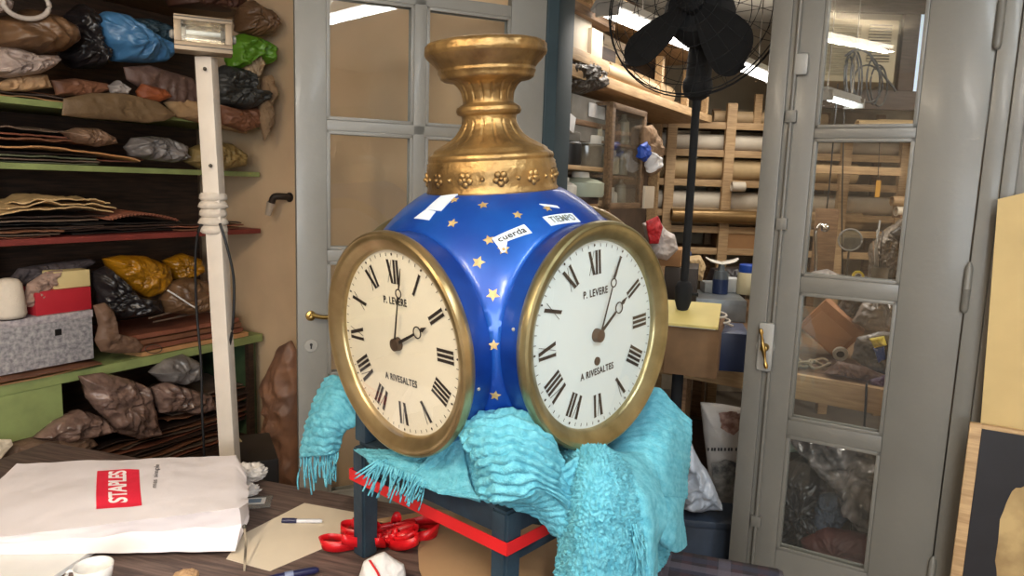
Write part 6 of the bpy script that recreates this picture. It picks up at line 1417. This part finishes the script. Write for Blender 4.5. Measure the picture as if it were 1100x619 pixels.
puffy('clear_bag', M_grbag, [(914, 384), (920, 362), (946, 356), (985, 360), (985, 412), (950, 402), (930, 396)], BV(3.1), 0, .12, 'clear bag of parts lying on the bench behind the third pane', 'bag', 72, .018)
puffy('yellow_packet', flat('yellow_pack', (222, 200, 40), .5), [(934, 364), (950, 361), (953, 371), (940, 374)], BV(3.02), 0, .04, 'small yellow packet on the clear bag of parts', 'packet', 73, .006)
puffy('blue_packet', M_bluecap, [(938, 374), (950, 371), (952, 386), (944, 390)], BV(3.02), 0, .03, 'small blue packet under the yellow packet', 'packet', 74, .005)
puffy('purple_packet', mat('purple_foil', (96, 62, 100), .3, bump=.5), [(934, 408), (950, 403), (972, 408), (974, 418), (956, 420), (936, 418)], BV(2.96), 0, .05, 'purple foil packet on the bench edge behind the third pane', 'packet', 75, .008)
puffy('brown_sheet', mat('brown_parchment', (130, 100, 84), .5, bump=.4), [(886, 400), (900, 388), (930, 394), (950, 404), (934, 410), (906, 404)], BV(3.0), 0, .06, 'brown crumpled sheet on the bench before the clear bag of parts', 'paper', 76, .01)
# below the bench, behind the lowest pane
UB = FR(3.15, -30)
M_gloss = mat('dark_clear_plastic', (134, 126, 124), .16, var=.35, scale=14, bump=1, bscale=22)
puffy('clear_bag', M_gloss, [(850, 470), (880, 462), (925, 470), (952, 482), (950, 520), (944, 574), (925, 572), (905, 548), (896, 520), (872, 494)], VP((1.1, 2.72), -30), 0, .18, 'big glossy clear bag behind the lowest pane of the right door', 'bag', 77, .03, fs=12)
puffy('green_box', mat('pale_green_card', (140, 150, 136), .6), [(842, 466), (870, 462), (884, 470), (880, 482), (842, 486)], VP((1.0, 2.8), -30), 0, .08, 'pale green packet behind the upper left of the lowest pane', 'packet', 78, .006)
puffy('dark_bag', M_dkbag, [(834, 500), (860, 490), (892, 505), (905, 545), (895, 580), (834, 588)], VP((.95, 2.86), -30), 0, .2, 'dark bag low behind the lowest pane', 'bag', 79, .025)
puffy('blue_cloth', mat('dull_blue_cloth', (66, 74, 88), .8, bump=.4), [(866, 560), (880, 530), (904, 528), (912, 556), (900, 572), (880, 578)], VP((1.0, 2.74), -30), 0, .1, 'dull blue cloth at the bottom of the lowest pane', 'cloth', 80, .015)
puffy('red_brown_box', mat('maroon_box', (86, 40, 38), .6), [(860, 580), (885, 566), (930, 575), (940, 612), (870, 608)], VP((1.05, 2.66), -30), 0, .12, 'maroon bundle at the foot of the lowest pane', 'bundle', 81, .008)
o = obj('hanging_wire', tube(B(), [BENCH.pt(931, 412, -.01), BENCH.pt(929, 450, -.03), BENCH.pt(925, 500, -.05), BENCH.pt(916, 540, -.05), BENCH.pt(914, 590, -.05)], .0045, 6, 24), M_black, smooth=True); tag(o, 'black cable hanging from the bench edge behind the lower panes', 'wire')
# bags standing between the table and the right leaf
MG = VP((.62, 2.95), -8)
zf = MG.uz(778, 546)[1]
puffy('printed_carrier_bag', mat('grey_white_plastic', (182, 178, 174), .5, var=.06, bump=.3), [(752, 432), (775, 434), (806, 440), (806, 548), (768, 546), (760, 500)], MG, 0, .1, 'printed grey and white carrier bag hanging under the bench', 'bag', 82, .005, fs=8)
mgo = bpy.context.scene.objects['printed_carrier_bag']
def mark(pts, m, off=-.0565):
    P = [MG.uz(x, y, off) for x, y in pts]; u0 = (mgo.location-MG.p).dot(MG.e); n = len(P)
    q = []
    for i in range(n):
        a, b = P[i], P[(i+1) % n]
        for k in range(6):
            s = k/6; wv = .006*noise.noise(Vector((a[0]*30+k, i, 3))); q.append((a[0]+(b[0]-a[0])*s-u0+wv, a[1]+(b[1]-a[1])*s-mgo.location.z+wv))
    bm = B(); prism(bm, q, off, off+.002); return obj('print_patch', bm, m, mgo)
mark([(772, 444), (786, 442), (800, 446), (798, 458), (788, 468), (776, 462)], mat('brown_print', (110, 74, 62), .6, rgb2=(168, 140, 130), scale=40))
mark([(764, 498), (780, 494), (800, 500), (802, 534), (770, 534)], mat('mixed_print', (70, 72, 74), .6, rgb2=(150, 148, 144), scale=30))
bm = B(); u0 = (mgo.location-MG.p).dot(MG.e)
for k, x in enumerate((761, 765, 768, 772, 775, 779, 783, 786, 791, 794, 797)):
    a, z = MG.uz(x, 483, -.056); bx(bm, a-u0-.004, a-u0+.003, -.058, -.056, z-mgo.location.z-.006, z-mgo.location.z+.007)
obj('printed_lettering', bm, flat('dark_print', (44, 42, 44), .6), mgo)
puffy('white_bag', mat('white_film', (186, 194, 206), .4, var=.1, bump=.4), [(734, 470), (744, 478), (754, 498), (766, 520), (776, 546), (748, 548), (732, 544), (728, 500)], VP((.5, 2.7), -8), 0, .16, 'white plastic bag behind the right edge of the turquoise throw', 'bag', 83, .025, fs=10)
lc = FR(2.72, -8).rect(718, 546, 792, 600, 0, 0); bm = B(); zt2 = aty(760, 546, 2.72).z; bx(bm, -lc[1]/2, lc[1]/2, 0, .18, 0, zt2-.012, .01)
t = thing('storage_crate', 'dark blue-grey crate on the floor supporting the white plastic bag', 'crate', lc[0], math.radians(-8)); obj('crate_body', bm, mat('blue_grey_plastic', (62, 74, 92), .4, var=.15), t, smooth='auto')
bm = B(); bx(bm, -lc[1]/2-.008, lc[1]/2+.008, -.008, .188, zt2-.03, zt2-.002, .005); obj('crate_rim', bm, mat('blue_grey_plastic', (62, 74, 92), .4, var=.15), t, smooth='auto')
